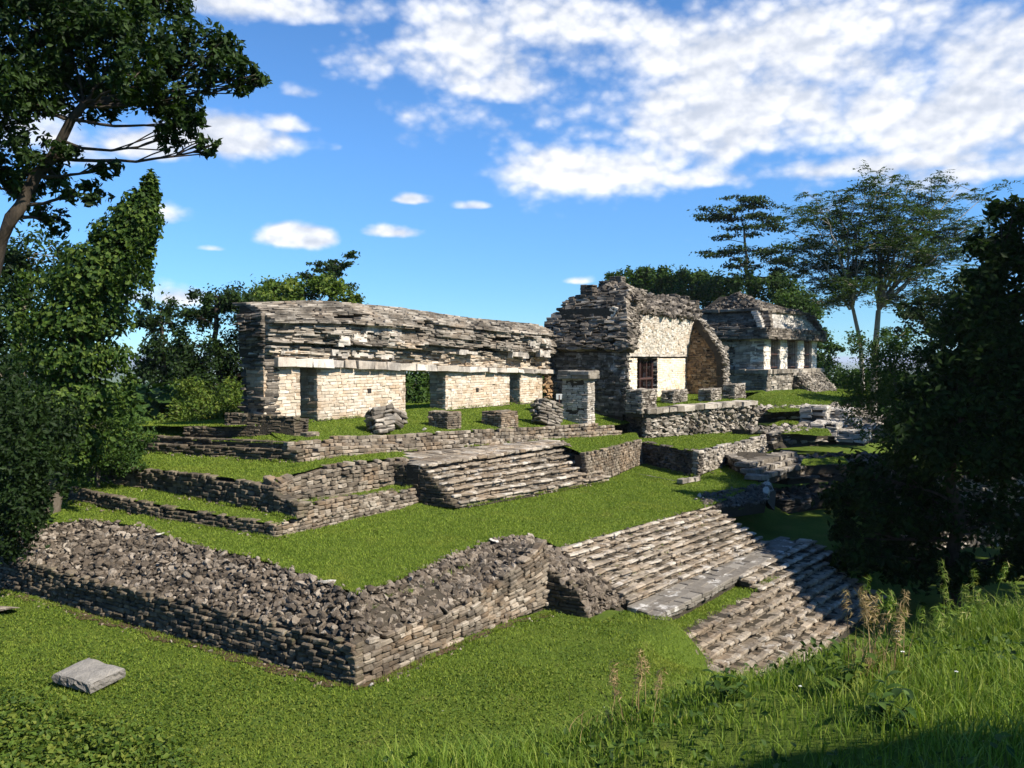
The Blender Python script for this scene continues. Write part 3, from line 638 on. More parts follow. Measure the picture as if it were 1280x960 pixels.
# parapet block on the platform corner
def parapet():
    z0 = 3.70; c = at(368, 547, z0); l = at(281, 545, z0); l2 = at(229, 543, z0)
    t = thing('parapet_wall', 'dark stepped parapet wall standing on the far left corner of the upper platform', 'wall', c); k = Acc(); a = Acc()
    r = at(389, 545.5, z0); zt = zat(521, c)
    w = np.array([.72, .0, 0])
    block(a, k, c[:2], c[:2]+w[:2], (l+w)[:2], l[:2], z0, [zt, zat(526, c+w), zat(517, l), zat(516, l)], .09, (.16, .4), .018, (0, .55))
    a.build('main_wall', 'shade_mossy', t); a = Acc()
    block(a, k, l[:2], (l+w)[:2], (l2+w*.9)[:2], l2[:2], z0, zat(534, l2), .09, (.16, .4), .02, (0, .5)); a.build('low_end', 'shade_mossy', t)
    a = Acc(); block(a, k, (c+[.3, -.3, 0])[:2], (c+[.95, -.3, 0])[:2], (c+[.95, .1, 0])[:2], (c+[.3, .1, 0])[:2], z0-.1, z0+.14, .08, (.2, .45)); a.build('foot_step', 'wall', t)
    k.build('earth_fill', 'core', t)
parapet()

# ------------------------------------------------------------------ gallery building
GV = 23.35; ZF = 4.12
def gu(x): return atv(x, 500, GV)[0]
GX = np.array([328, 343, 430, 519, 600, 677, 692]); GU = np.array([gu(x) for x in GX])
def gz(ys): return np.array([atv(x, y, GV)[2] for x, y in zip(GX, ys)])
Zcb = gz([459, 459, 461, 464, 466, 467.5, 468]); Zct = gz([445, 445.5, 450, 455, 458.5, 461.5, 462])        # cornice bottom, top
def gallery():
    t = thing('gallery_ruin', 'long pale gallery ruin with three doorways under a thick blackened vault', 'ruin', (gu(510), GV, ZF))
    zc = lambda u: np.interp(u, GU, Zcb); zt_ = lambda u: np.interp(u, GU, Zct)
    thick = .95
    a = Acc(); k = Acc()
    segs = [(gu(330), gu(375.5)), (gu(397), gu(507)), (gu(557), gu(637)), (gu(650), gu(678))]
    def face(acc, P, Q, n, z0, z1, tl=(.1, .95), lens=(.20, .50), course=.125, jit=.010):
        nr = int((max(z1)-z0)/course)
        for r in range(nr+1):
            z = z0+(r+.5)*course
            row(acc, (*P, z), (*Q, z), course, .2, n, lens, jit, .014, .003, tl, lambda C: C[:, 2] < np.interp(C[:, 0], [min(P[0], Q[0]), max(P[0], Q[0])+1e-6], z1)+.06, None, .006, .1)
    for i, (u0, u1) in enumerate(segs):
        z0 = ZF-.05 if i < 2 else ZF-.08; z1 = (zc(u0), zc(u1))
        a = Acc(); k = Acc(); face(a, (u0, GV), (u1, GV), (0, -1, 0), z0, z1); w_ = a.build('wall_section', 'pale', t)
        k.hexa([(u0+.06, GV+.03, z0-.3), (u1-.06, GV+.03, z0-.3), (u1-.06, GV+thick-.03, z0-.3), (u0+.06, GV+thick-.03, z0-.3), (u0+.06, GV+.03, z1[0]), (u1-.06, GV+.03, z1[1]), (u1-.06, GV+thick-.03, z1[1]), (u0+.06, GV+thick-.03, z1[0])]); k.build('mortar_core', 'mortar', w_)
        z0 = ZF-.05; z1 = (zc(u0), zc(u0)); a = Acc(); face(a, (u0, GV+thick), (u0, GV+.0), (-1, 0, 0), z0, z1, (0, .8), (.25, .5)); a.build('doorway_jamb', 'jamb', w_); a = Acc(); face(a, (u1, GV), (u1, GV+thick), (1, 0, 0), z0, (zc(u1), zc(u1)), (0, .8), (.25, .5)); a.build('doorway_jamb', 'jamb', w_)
    # dark wall pieces added behind the first and third doorways to keep them dark
    for x0, x1 in ((373, 400), (633, 653)):
        a = Acc(); k = Acc(); u0, u1 = atv(x0, 500, GV+2.4)[0], atv(x1, 500, GV+2.4)[0]; face(a, (u0, GV+2.4), (u1, GV+2.4), (0, -1, 0), ZF-.1, (zc(u0), zc(u1)), (0, .6)); k.hexa([(u0, GV+2.44, 3.8), (u1, GV+2.44, 3.8), (u1, GV+2.8, 3.8), (u0, GV+2.8, 3.8), (u0, GV+2.44, zc(u0)+.4), (u1, GV+2.44, zc(u1)+.4), (u1, GV+2.8, zc(u1)+.4), (u0, GV+2.8, zc(u0)+.4)]); o_ = a.build('darkened_inner_wall', 'roof', t); k.build('mortar_core', 'core', o_)
    # pocket in the wall
    # cornice: long pale plastered stones
    a = Acc()
    uu = np.linspace(gu(342), gu(690), 13)
    for i in range(12):
        u0, u1 = uu[i], uu[i+1]; A0, B0 = zc(u0), zc(u1); A1, B1 = zt_(u0), zt_(u1)
        row(a, (u0, GV-.24, A0*.5+A1*.5), (u1, GV-.24, B0*.5+B1*.5), (A1-A0)*.9, .8, (0, -1, 0), (.35, .9), .016, .016, .0005, (0, .85), lambda C: rng.random(len(C)) > .03, lambda C: .05*vnoise(C[:, 0]*1.1, C[:, 0]*0, 6), .022, .14)
    a.build('cornice', 'plaster', t)
    # vault: stacked thin stone, with ledges, hollows and remains of plaster
    ytop = np.array([380, 378, 377.5, 386, 398, 405, 407]); 
    Ztop = np.array([atv(x, y, GV+.9)[2] for x, y in zip(GX, ytop)]); ztp = lambda u: np.interp(u, GU, Ztop)
    U0, U1 = gu(330), gu(690)
    def prof(u, f):
        u, f = np.asarray(u, float), np.asarray(f, float); p = np.interp(f, [0, .05, .07, .17, .20, .24, .26, .45, .58, .60, .64, .70, .80, .9, 1.0], [-.02, -.02, .14, .20, -.02, -.02, .40, .34, .30, .56, .56, .36, .04, -.34, -.95])
        q = np.interp(f, [0, .06, .20, .33, .36, .44, .47, .50, .70, .73, .80, .9, 1.], [-.06, -.12, -.04, .14, .40, .40, .18, .38, .28, .46, .20, -.25, -.9])
        w = sst(u, gu(505), gu(545)); p = p*(1-w)+q*w
        damp = np.interp(f, [0, .15, .8, 1], [.5, 1, 1, .5])
        return p+damp*(.15*vnoise(u*.55, f*4, 11)+.14*vnoise(u*1.3, f*9, 12)+.08*vnoise(u*3.1, f*22, 13))
    a = Acc(); a2 = Acc(); nrow = 32; brk = np.linspace(U0, U1, 11)
    def lean(u): return np.interp(u, GU, Ztop-Zct)
    for r in range(nrow):
        f = (r+.5)/nrow
        for i in range(10):
            u0, u1 = brk[i], brk[i+1]; za = zt_(u0)+lean(u0)*f; zb = zt_(u1)+lean(u1)*f; h = (lean(u0)+lean(u1))/2/nrow
            sagz = lambda u: 0
            low = f < .24+.16*float(vnoise(u0*.3, 2., 5))+(.10 if u0 > gu(520) else 0); row(a2 if low else a, (u0, GV, za), (u1, GV, zb), h*1.02, .8, (0, -1, 0), (.22, .75), .013, .014, .0015, (.15, .9), lambda C, f=f: (rng.random(len(C)) > .012) & ~((f > .3) & (f < .82) & (vnoise(C[:, 0]*.9, np.full(len(C), f*7), 33) < -.62)), lambda C, f=f, ro=rng.normal(0, .02): prof(C[:, 0], np.full(len(C), f))+ro, .008, .12)
    a.build('vault', 'vault', t); a2.build('vault_springing', 'vaultlow', t)
    k = Acc()
    for i in range(10):
        u0, u1 = brk[i], brk[i+1]; p = lambda u, v, f: (u, v, zt_(u)+lean(u)*f)
        k.hexa([p(u0, GV+.25, -.02), p(u1, GV+.25, -.02), p(u1, GV+1.3, -.02), p(u0, GV+1.3, -.02), p(u0, GV+.1, .78), p(u1, GV+.1, .78), p(u1, GV+1.3, .78), p(u0, GV+1.3, .78)])
        k.hexa([p(u0, GV+.2, .75), p(u1, GV+.2, .75), p(u1, GV+1.3, .75), p(u0, GV+1.3, .75), p(u0, GV+1.0, .95), p(u1, GV+1.0, .95), p(u1, GV+1.25, .95), p(u0, GV+1.25, .95)])
    k.build('vault_core', 'core', t)
    # remains of the plastered frieze
    for x0, x1, y0, y1, o in ((424, 440, 433, 420, .40), (441, 459, 431, 416, .36), (459, 482, 417, 403, .42), (484, 503, 419, 404, .40), (415, 440, 447, 437, .24), (426, 494, 445.5, 438, .22), (352, 376, 443, 434.5, .22), (484, 506, 434, 421, .36), (664, 676, 434, 424, .42), (678, 689, 434, 423, .42), (640, 662, 447, 438, .44), (676, 689, 446, 437, .44), (574, 598, 443, 437, .40)):
        A, B = atv(x0, y0, GV-o), atv(x1, y1, GV-o); n = max(6, int((B[0]-A[0])/.06)); m_ = max(5, int((B[2]-A[2])/.06)); uu, ff = np.meshgrid(np.linspace(A[0], B[0], n), np.linspace(0, 1, m_))
        zz = A[2]+(B[2]-A[2])*ff+(np.interp(uu, GU, Zct)-np.interp(A[0], GU, Zct)); fr = (zz-np.interp(uu, GU, Zct))/np.interp(uu, GU, Ztop-Zct); off = np.maximum(prof(uu, np.clip(fr, 0, 1)), o-.12)*.5+o*.5+.03*vnoise(uu*5, zz*5, 3)
        P = np.stack([uu, GV-off-.02, zz], -1); ed = np.minimum(np.minimum(np.linspace(0, 1, n), 1-np.linspace(0, 1, n))[None]*n*.06, np.minimum(ff, 1-ff)*m_*.06); ok = (ed+.10*vnoise(uu*4, zz*4, 17)+.07*vnoise(uu*9, zz*9, 18)) > -.02
        a = Acc(); P2 = P+np.array([0, .3, 0]); idx = np.arange(n*m_).reshape(m_, n); c4 = ok[:-1, :-1] & ok[1:, :-1] & ok[:-1, 1:] & ok[1:, 1:]
        q = np.stack([idx[:-1, :-1], idx[:-1, 1:], idx[1:, 1:], idx[1:, :-1]], -1)[c4]
        if not len(q): continue
        e = {}
        for f in q:
            for i_ in range(4): e[(f[i_], f[(i_+1) % 4])] = 1
        side = [(b_, a_, a_+n*m_, b_+n*m_) for (a_, b_) in e if (b_, a_) not in e]
        a.add(np.concatenate([P.reshape(-1, 3), P2.reshape(-1, 3)]), np.concatenate([q, np.array(side)]), None, np.full((2*n*m_, 2), .6)); a.build('frieze_plaster', 'plaster', t)
    # left end, seen edge on
    a = Acc(); k = Acc(); ue = gu(328)
    vb = GV+1.2
    for r in range(38):
        z = ZF-.1+(r+.5)*.108; f = (z-zt_(ue))/lean(ue)
        if f > 1.0: break
        o = 0 if f < 0 else .16*min(1, f*4)*(1-max(0, f-.6)*2.2)
        inset = max(0, f-.75)*1.2
        row(a, (ue-o+.1, vb-inset, z), (ue-o+.1, GV-.05+inset-(o*.4), z), .11, .6, (-1, 0, 0), (.2, .55), .07, .016, .004, (0, .8), None, lambda C, z=z: .14*vnoise(C[:, 1]*1.1, np.full(len(C), z*1.6), 8), .016, .2)
    a.build('end_wall', 'roof', t); k.hexa([(ue+.15, GV+.1, 3.8), (ue+.9, GV+.1, 3.8), (ue+.9, vb, 3.8), (ue+.15, vb, 3.8), (ue+.2, GV+.25, zt_(ue)+lean(ue)*.8), (ue+.9, GV+.25, zt_(ue)+lean(ue)*.8), (ue+.9, vb-.2, zt_(ue)+lean(ue)*.8), (ue+.2, vb-.2, zt_(ue)+lean(ue)*.8)]); k.build('end_core', 'core', t)
    # fallen orange core at the far right end, against the next temple
    a = Acc(); A = np.array([gu(679), GV-.1, ZF]); rubble(a, None, A, A+[1.9, -.2, 0], A+[1.7, .3, 1.75], A+[0, .1, 1.5], .2, 1.1, (.1, .8)); a.build('broken_end', 'orange', t)
    # dark plates painted as the shade in small square beam holes
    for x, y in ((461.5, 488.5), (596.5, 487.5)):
        a = Acc(); p = atv(x, y, GV); a.hexa([(p[0]-.11, GV-.025, p[2]-.1), (p[0]+.11, GV-.025, p[2]-.1), (p[0]+.11, GV+.1, p[2]-.1), (p[0]-.11, GV+.1, p[2]-.1), (p[0]-.11, GV-.025, p[2]+.1), (p[0]+.11, GV-.025, p[2]+.1), (p[0]+.11, GV+.1, p[2]+.1), (p[0]-.11, GV+.1, p[2]+.1)]); a.build('beam_hole_shade', 'opening_shade', t)
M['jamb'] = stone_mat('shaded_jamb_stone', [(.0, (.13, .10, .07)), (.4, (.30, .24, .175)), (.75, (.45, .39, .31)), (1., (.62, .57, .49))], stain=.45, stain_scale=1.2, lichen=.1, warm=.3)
M['vault'] = stone_mat('layered_vault_stone', [(.0, (.06, .052, .043)), (.3, (.145, .125, .102)), (.6, (.265, .234, .192)), (1., (.50, .455, .39))], stain=.75, stain_scale=.6, lichen=.3, warm=.1, white=.2)
M['vaultlow'] = stone_mat('pale_vault_courses', [(.0, (.12, .095, .07)), (.3, (.30, .25, .19)), (.6, (.46, .40, .315)), (1., (.66, .60, .51))], stain=.6, stain_scale=.9, lichen=.2, warm=.3, white=.4)
M['opening_shade'] = plain('painted_opening_shade', (.02, .017, .013), .95)  # near-black colour painted in place of shade inside openings
gallery()

# ------------------------------------------------------------------ stumps of the front piers and the standing pillar
def on_lawn(x, y):
    """where a line of sight meets the platform lawn"""
    for z in np.arange(4.1, 2.9, -.01):
        p = at(x, y, z); e = np.array([np.interp(p[0], [q[0] for q in PFt], [q[i] for q in PFt]) for i in (1, 2)]); zl = e[1]+(ZF-e[1])*np.clip((p[1]-e[0])/(GV+.3-e[0]), 0, 1)
        if p[1] >= e[0]+.12 and z <= zl: return p
    return at(x, y, 3.6)
def stump(label, c, r, l, ytop, z, mat='wall', batter=.0, group='stumps of the front piers'):
    """c near corner, r right corner, l back-left corner: image points on the ground at level z"""
    z = on_lawn(*c)[2]; c, r, l = at(*c, z), at(*r, z), at(*l, z); q_ = EYEV+ray((l-EYEV)@R/((l-EYEV)@F)*FPX+640, 500)*1.0; d_ = q_-EYEV; l = np.array([c[0], c[1]+min(2.0, max(.6, d_[1]*c[0]/d_[0]-c[1])), z]); w = r-c; w[1] *= .3
    t = thing('pier_stump', label, 'masonry stump', c, group); a = Acc(); k = Acc()
    block(a, k, c[:2], (c+w)[:2], (l+w)[:2], l[:2], z-.45, zat(ytop, c), .09, (.14, .34), .014, (.1, .85), batter); a.build('masonry', mat, t); k.build('mortar_core', 'core', t); return t
stump('square stump of dark stone in front of the open middle doorway of the gallery', (560, 536), (585, 535), (535, 529), 515.5, 3.72)
stump('square stump of dark stone before the narrow right doorway of the gallery', (627, 534.5), (649, 532), (602, 528), 515.5, 3.62)
def chunk(label, c0, T, N, L, n, thick, h=.145, mat='grey', taper=.06):
    """a piece of collapsed masonry, its courses still bonded, lying tilted"""
    T = nrm(np.array(T, float)); N = np.array(N, float); N = nrm(N-T*(N@T)); Uu = np.cross(N, T); Uu = Uu if Uu[2] > 0 else -Uu
    t = thing('fallen_masonry', label, 'fallen masonry', c0-[0, 0, n*h/2], 'fallen masonry blocks'); a = Acc(); k = Acc(); m = max(1, int(thick/.3))
    for i in range(n):
        for j in range(m):
            o = c0+Uu*((i-(n-1)/2)*h)+N*(thick/2-j*.3); l = L*(1-taper*abs(i-n/2)*rng.uniform(.3, 1)); s_ = rng.normal(0, .05)*L
            row(a, o-T*(l/2-s_), o+T*(l/2+s_), h*.98, .36, N, (.2, .5), .05, .03, .003, (.1, .9), None, None, .022, .15)
    k.hexa([c0+T*x*L*.40+Uu*z_*n*h*.42+N*y*(thick/2-.1) for z_ in (-1, 1) for x, y in ((-1, -1), (1, -1), (1, 1), (-1, 1))])
    a.build('masonry', mat, t); k.build('mortar_core', 'core', t)
def on(x, y, z, up): return on_lawn(x, y)+np.array([0, .3, up])
chunk('broad broken lump of masonry on the grass left of the open middle doorway', on(482, 541, 3.72, .42), (.9, -.3, .12), (-.4, -.9, .3), .95, 7, .7)
chunk('smaller broken lump of masonry leaning at the left jamb of the open middle doorway', on(500, 536, 3.75, .38), (.85, -.2, -.42), (-.3, -.9, .35), .75, 5, .6)
chunk('big tilted chunk of collapsed masonry lying beside the standing pillar', on(690, 532, 3.5, .55), (.86, -.4, -.30), (-.5, -.85, .25), 1.5, 8, .8)
def pillar():
    z = on_lawn(735, 532)[2]; c = at(735, 532, z); r = at(750.5, 531, z); w = r[0]-c[0]; dpt = 1.5
    t = thing('standing_pillar', 'tall square masonry pillar with a projecting capstone left of the central temple', 'pillar', c); a = Acc(); k = Acc()
    zt = zat(474, c); q = [c[:2], c[:2]+[w, 0], c[:2]+[w, dpt], c[:2]+[0, dpt]]
    block(a, k, *q, z-.3, zt, .105, (.18, .42), .012, (.2, 1), .0); a.build('shaft', 'pillar', t); k.build('mortar_core', 'core', t)
    a = Acc(); o = .2; q = [q[0]+[-o, -o], q[1]+[o, -o], q[2]+[o, o], q[3]+[-o, o]]
    block(a, Acc(), *q, zt, zat(464, c), .2, (.5, 1.0), .02, (.2, .6), .03, d=.7); a.build('capstone', 'grey', t)
M['pillar'] = stone_mat('pillar_stone', [(.0, (.13, .11, .085)), (.35, (.32, .285, .235)), (.7, (.50, .46, .40)), (1., (.68, .64, .57))], stain=.35, stain_scale=1.2, lichen=.2, warm=.1)
pillar()

# ------------------------------------------------------------------ central temple and its platform
UL, VF, VB, UR = 42.3, 18.8, 20.1, 55.4; ZT = 4.0
def central_platform():
    c = np.array([41.55, 17.3, 2.2]); zt = zat(511, c); r = at(944, 537, 2.2); r = c+(r-c)*1.0; l = np.array([44.6, 22.2, 2.2])
    t = thing('temple_platform', 'masonry platform with a moulded rim carrying the central temple', 'platform', c); k = Acc(); a = Acc()
    zr = zat(500, r); up = lambda p, z: np.array([p[0], p[1], z])
    m = c+(r-c)*.36
    wall(a, k, [c, m], [up(c, zt-.28), up(m, zt+(zr-zt)*.36-.28)], (-.35, -1, 0), .12, .3, .35, (.16, .45), .05, .2, (.2, 1), cj=.025); a.build('front_facing', 'grey', t); a = Acc()
    wall(a, k, [c, l], [up(c, zt-.28), up(l, zat(505, l)-.25)], nrm(np.array([-(l-c)[1], (l-c)[0], 0])), .12, .3, .3, (.16, .45), .04, .2, (0, .6)); a.build('side_facing', 'roof', t); a = Acc()  # side in darker stone than the front, shade put into its tone
    row(a, up(c, zt-.14)+[-.15, -.2, 0], up(r, zr-.14)+[0, -.15, 0], .3, .8, (-.3, -1, 0), (.35, .9), .03, tl=(.3, 1), cj=.02); row(a, up(l, zat(505, l)-.12)+[-.15, 0, 0], up(c, zt-.14)+[-.15, -.2, 0], .3, .8, (-1, .5, 0), (.35, .9), .03, tl=(.1, .7), cj=.02); a.build('rim', 'grey', t)
    a = Acc(); e0 = c+(r-c)*.40; n = nrm(np.array([-.3, -1, 0])); e0 = at(886, 544, 2.05); e1 = at(946, 538, 2.0)   # ruined stair
    tl = c+(r-c)*.32+[0, 0, 0]; tl[2] = zt+(zr-zt)*.3-.25; tr = up(r, zr-.2)
    rubble(a, k, e0, e1, tr, tl, .17, 1.15, (.3, 1), squash=(1.2, .8, .5)); rubble(a, k, up(tl, 2.1), e0, e0+[0, 0, .1], tl, .15, 1.1, (0, .4)); a.build('ruined_stair', 'grey', t); k.build('earth_fill', 'core', t)  # flank stones toned dark in place of shade
    loft('platform_lawn', [up(c, zt-.06)+[.3, .2, 0], up(r, zr-.06)+[0, .2, 0]], [np.array([44, 23.5, ZT-.02]), np.array([UL+.5, 20.2, ZT]), np.array([55.4, 20.2, ZT]), np.array([60, 19, 4.1])], 30, 16, .02)
    return c, r, zt, zr
CP = central_platform()
def central_temple():
    t = thing('temple_ruin', 'central temple cut open so that its pale vaulted back wall and gated doorway stand exposed', 'temple', (46, VB, ZT))
    a = Acc(); k = Acc()
    u0, u1 = UL+.3, UR+.1; d0, d1 = atv(796.5, 470, VB)[0], atv(822, 470, VB)[0]; zd = atv(809, 448.5, VB)[2]
    zs = lambda u: np.interp(u, [atv(785, 444, VB)[0], atv(863, 445.5, VB)[0]], [atv(785, 444.5, VB)[2], atv(863, 446, VB)[2]])
    Zs = float(zs(46))
    cut = lambda C: ~((C[:, 0] > d0) & (C[:, 0] < d1) & (C[:, 2] < zd))
    b_ = Acc()
    for r in range(20):
        z = ZT-.1+(r+.5)*.13
        if z > Zs-.05: break
        for p, q, a_ in ((u0, d0, a), (d1, u1, b_)) if z < zd else ((u0, (d0+d1)/2, a), ((d0+d1)/2, u1, b_)): row(a_, (p, VB, z), (q, VB, z), .13, .2, (0, -1, 0), (.25, .6), .008, .012, .003, (.3, 1), None, None, .006)
    for z in np.arange(ZT, zd, .13): row(b_, (d1, VB, z), (d1, VB+1, z), .13, .2, (-1, 0, 0), (.25, .5), .01, tl=(.2, .8))
    for p, q, zl, zh in ((u0, d0, 3.5, Zs), (d1, u1, 3.5, Zs), (d0, d1, zd, Zs)): k.hexa([(p, VB+.04, zl), (q, VB+.04, zl), (q, VB+1, zl), (p, VB+1, zl), (p, VB+.04, zh), (q, VB+.04, zh), (q, VB+1, zh), (p, VB+1, zh)])
    a.build('back_wall', 'palegold', t); b_.build('back_wall', 'palegold', t); a = Acc()
    row(a, (u0, VB-.10, Zs+.02), (u1, VB-.10, Zs+.02), .16, .3, (0, -1, 0), (.5, 1.1), .015, tl=(.4, .9)); a.build('spring_course', 'plaster', t); a = Acc()
    # vault face leaning out over the wall
    zv1 = atv(800, 388, VB-.6)[2]; zv2 = atv(869, 396, VB-.6)[2]; nr = 19
    for r in range(nr):
        f = (r+.5)/nr; za = Zs+.1+(zv1-Zs-.1)*f; zb = Zs+.1+(zv2-Zs-.1)*f; v = VB-.08-.55*f**1.15
        row(a, (u0, v, za), (u1+.5*0, v, zb), (zv1-Zs)/nr*1.05, .4, (0, -1, -.24), (.16, .42), .014, .015, .001, (.2, 1), None, None, .009)
    a.build('vault_face', 'vaultface', t); k.hexa([(u0, VB+.02, Zs), (u1, VB+.02, Zs), (u1, VB+3, Zs), (u0, VB+3, Zs), (u0, VB-.45, zv1), (u1, VB-.45, zv2), (u1, VB+3, zv2), (u0, VB+3, zv1)])
    # rough rubble crest above the break
    a = Acc()
    sk = [(770, 357), (784, 360), (800, 368), (820, 371), (845, 373), (858, 376), (873, 388)]
    ed = [(772, 388), (784, 388), (800, 389), (820, 391), (845, 394), (858, 396), (873, 399)]
    E0 = [atv(x, y, VB-.68) for x, y in ed]; E1 = [atv(x, y, VB+1.6) for x, y in sk]
    for i in range(6): rubble(a, k, E0[i], E0[i+1], E1[i+1], E1[i], .19, 1.25, (.1, .9), squash=(1.3, .9, .42))
    a.build('roof_rubble', 'roof', t); a = Acc()
    # ridge stumps of the lost roof comb
    for x, y, w, h in ((736, 362, .6, .38), (760, 359, .9, .5), (772, 360, .7, .85), (840, 374, .6, .5), (853, 377, .9, .55), (866, 383, .8, .6)):
        p = atv(x, y+3, VB+1.7); block(a, Acc(), *[(p[0]+du, p[1]+dv) for du, dv in rect(-w/2, w/2, -.4, .4)], p[2]-.3, p[2]+h, .14, (.2, .45), .04, (0, .6)); a.build('roof_comb_stump', 'roof', t); a = Acc()
    # left end: dark wall below, shaggy vault mass above
    ze = atu(735, 437, UL)[2]
    vbk = 24.0
    for r in range(26):
        z = ZT-.7+(r+.5)*.135
        if z > ze: break
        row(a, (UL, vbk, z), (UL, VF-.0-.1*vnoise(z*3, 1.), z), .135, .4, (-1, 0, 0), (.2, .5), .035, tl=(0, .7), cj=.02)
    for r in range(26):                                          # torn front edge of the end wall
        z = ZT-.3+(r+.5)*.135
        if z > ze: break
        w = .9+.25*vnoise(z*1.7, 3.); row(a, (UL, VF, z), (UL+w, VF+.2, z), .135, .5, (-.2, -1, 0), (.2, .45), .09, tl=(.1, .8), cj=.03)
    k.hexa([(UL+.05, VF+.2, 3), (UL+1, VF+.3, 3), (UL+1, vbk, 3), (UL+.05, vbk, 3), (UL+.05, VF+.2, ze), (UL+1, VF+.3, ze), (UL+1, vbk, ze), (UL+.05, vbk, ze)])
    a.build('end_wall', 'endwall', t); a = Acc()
    # shaggy mass: rows step inwards to the ridge
    prof = [(ze, UL-.25, vbk+.1, VF-.35), (ze+.35, UL-.3, vbk+.1, VF-.3)]
    zr = atu(730, 360, UL+2.4)[2]; nr = 30
    for r in range(nr):
        f = (r+.5)/nr; z = ze+(zr-ze)*f; ins = np.interp(f, [0, .12, .45, .8, 1], [-.35, -.3, .15, 1.0, 2.3])
        vf = np.interp(f, [0, .2, .5, 1], [VF-.3, VF-.2, VF+.05, VF+.9]); vk = np.interp(f, [0, .5, .8, 1], [vbk+.3, vbk, vbk-.9, vbk-2.4])
        row(a, (UL+ins, vk, z), (UL+ins, vf, z), (zr-ze)/nr*1.1, .8, (-1, 0, .25), (.22, .65), .05, .02, .002, (.1, .95), lambda C: rng.random(len(C)) > .05, None, .03, .3)
        row(a, (UL+ins, vf, z), (UL+ins+1.9+1.6*f, vf+.25, z+.0), (zr-ze)/nr*1.1, .8, (-.1, -1, .25), (.22, .65), .05, .02, .002, (.2, 1), lambda C: rng.random(len(C)) > .05, None, .03, .3)
        if r % 3 == 2 or r == nr-1:
            z0, z1 = ze+(zr-ze)*(max(0, r-3)/nr), z; e_ = .7+1.1*max(0, f-.3); k.hexa([(UL+ins+e_, vf+e_, z0), (UL+ins+3, vf+e_, z0), (UL+ins+3, vk-.3, z0), (UL+ins+e_, vk-.3, z0), (UL+ins+e_+.5, vf+e_+.2, z1-.1), (UL+ins+3, vf+e_+.2, z1-.1), (UL+ins+3, vk-.5, z1-.1), (UL+ins+e_+.5, vk-.5, z1-.1)])
    a.build('vault_mass', 'roof', t); a = Acc()
    rubble(a, None, (UL+1.6, VF+.1, zr-.9), (UL+3.2, VF+.4, zr-.6), E1[0]+[0, 0, .1], (UL+1.9, vbk-2.8, zr+.05), .2, 1.2, (.1, .9), squash=(1.3, .9, .45)); a.build('roof_shoulder', 'roof', t); a = Acc()
    # right end wall, a broken half vault seen from inside
    pts = [(872, 399), (878, 407), (890, 424), (899, 437), (904, 454), (903, 470), (906, 488)]
    prf = [atu(x, y, UR) for x, y in pts]; pv = np.array([p[1] for p in prf]); pz = np.array([p[2] for p in prf]); o = np.argsort(pz)
    zfr = zat(488, np.array([UR, 17.3, 4.2]))
    for z in np.arange(ZT-.1, pz.max()+.1, .13):
        if z > pz.max(): break
        vf = np.interp(z, pz[o], pv[o]); back = VB+.2 if z < Zs else VB+.1-.6*((z-Zs)/(zv2-Zs))
        if back-vf < .15: continue
        row(a, (UR, back, z), (UR, vf, z), .13, .5, (-1, 0, 0), (.16, .38), .03, .015, .003, (0, 1), None, None, .014)
    a.build('end_wall_inner', 'orange', t); a = Acc()
    for i in range(len(prf)-1):
        p, q = prf[i], prf[i+1]; e = np.array([1.3, 0, 0]); rubble(a, k, p+[-.1, -.1, 0], q+[-.1, -.1, 0], q+e, p+e, .14, 1.3, (.3, 1), squash=(1.3, .9, .45))
    P = [prf[0]+[0, 1.6, -.2]]+prf
    k.hexa([(UR+.06, 17.5, 3.6), (UR+1.2, 17.5, 3.6), (UR+1.2, VB, 3.6), (UR+.06, VB, 3.6), (UR+.06, pv[3]+.15, pz[3]), (UR+1.2, pv[3]+.15, pz[3]), (UR+1.2, VB, pz[3]), (UR+.06, VB, pz[3])])
    k.hexa([(UR+.06, pv[3]+.15, pz[3]-.1), (UR+1.2, pv[3]+.15, pz[3]-.1), (UR+1.2, VB, pz[3]-.1), (UR+.06, VB, pz[3]-.1), (UR+.06, pv[0]+.1, pz[0]-.1), (UR+1.2, pv[0]+.1, pz[0]-.1), (UR+1.2, VB, pz[0]-.1), (UR+.06, VB, pz[0]-.1)])
    a.build('broken_rim', 'grey', t); k.build('mortar_core', 'core', t)
    # chamber walls coloured near-black for the shade behind the door, and the iron gate
    k = Acc()
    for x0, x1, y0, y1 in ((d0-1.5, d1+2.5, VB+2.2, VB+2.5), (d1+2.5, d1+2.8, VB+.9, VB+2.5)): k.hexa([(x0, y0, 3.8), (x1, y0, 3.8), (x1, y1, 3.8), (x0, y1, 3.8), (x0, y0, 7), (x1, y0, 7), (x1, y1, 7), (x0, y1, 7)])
    k.build('chamber_wall', 'opening_shade', t)
    g = Acc(); v = VB+.35
    def bar(x0, z0, x1, z1, w=.04): g.tube([(x0, v, z0), (x1, v, z1)], w, 5)
    um = d0+(d1-d0)*.36; 
    for x, w in ((um, .06), ((um+d1)/2, .045), (d1-.06, .06), (d0+.06, .04)): bar(x, ZT, x, zd, w)
    for z in (zd-.05, (ZT+zd)/2-.05, (ZT+zd)/2+.9*0, ZT+.1): bar(um, z, d1, z, .05)
    bar(d0, (ZT+zd)/2-.05, um, (ZT+zd)/2-.05, .03)
    for x in np.linspace(um, d1, 9)[1:-1]: bar(x, ZT, x, zd, .012)
    g.build('iron_gate', 'gate', t)
M['palegold'] = stone_mat('cream_rendered_wall', [(.0, (.46, .37, .26)), (.35, (.64, .56, .43)), (.7, (.73, .66, .54)), (1., (.80, .75, .65))], stain=.12, lichen=.05, warm=.35, stain_col=(.3, .2, .12), bump=.4)
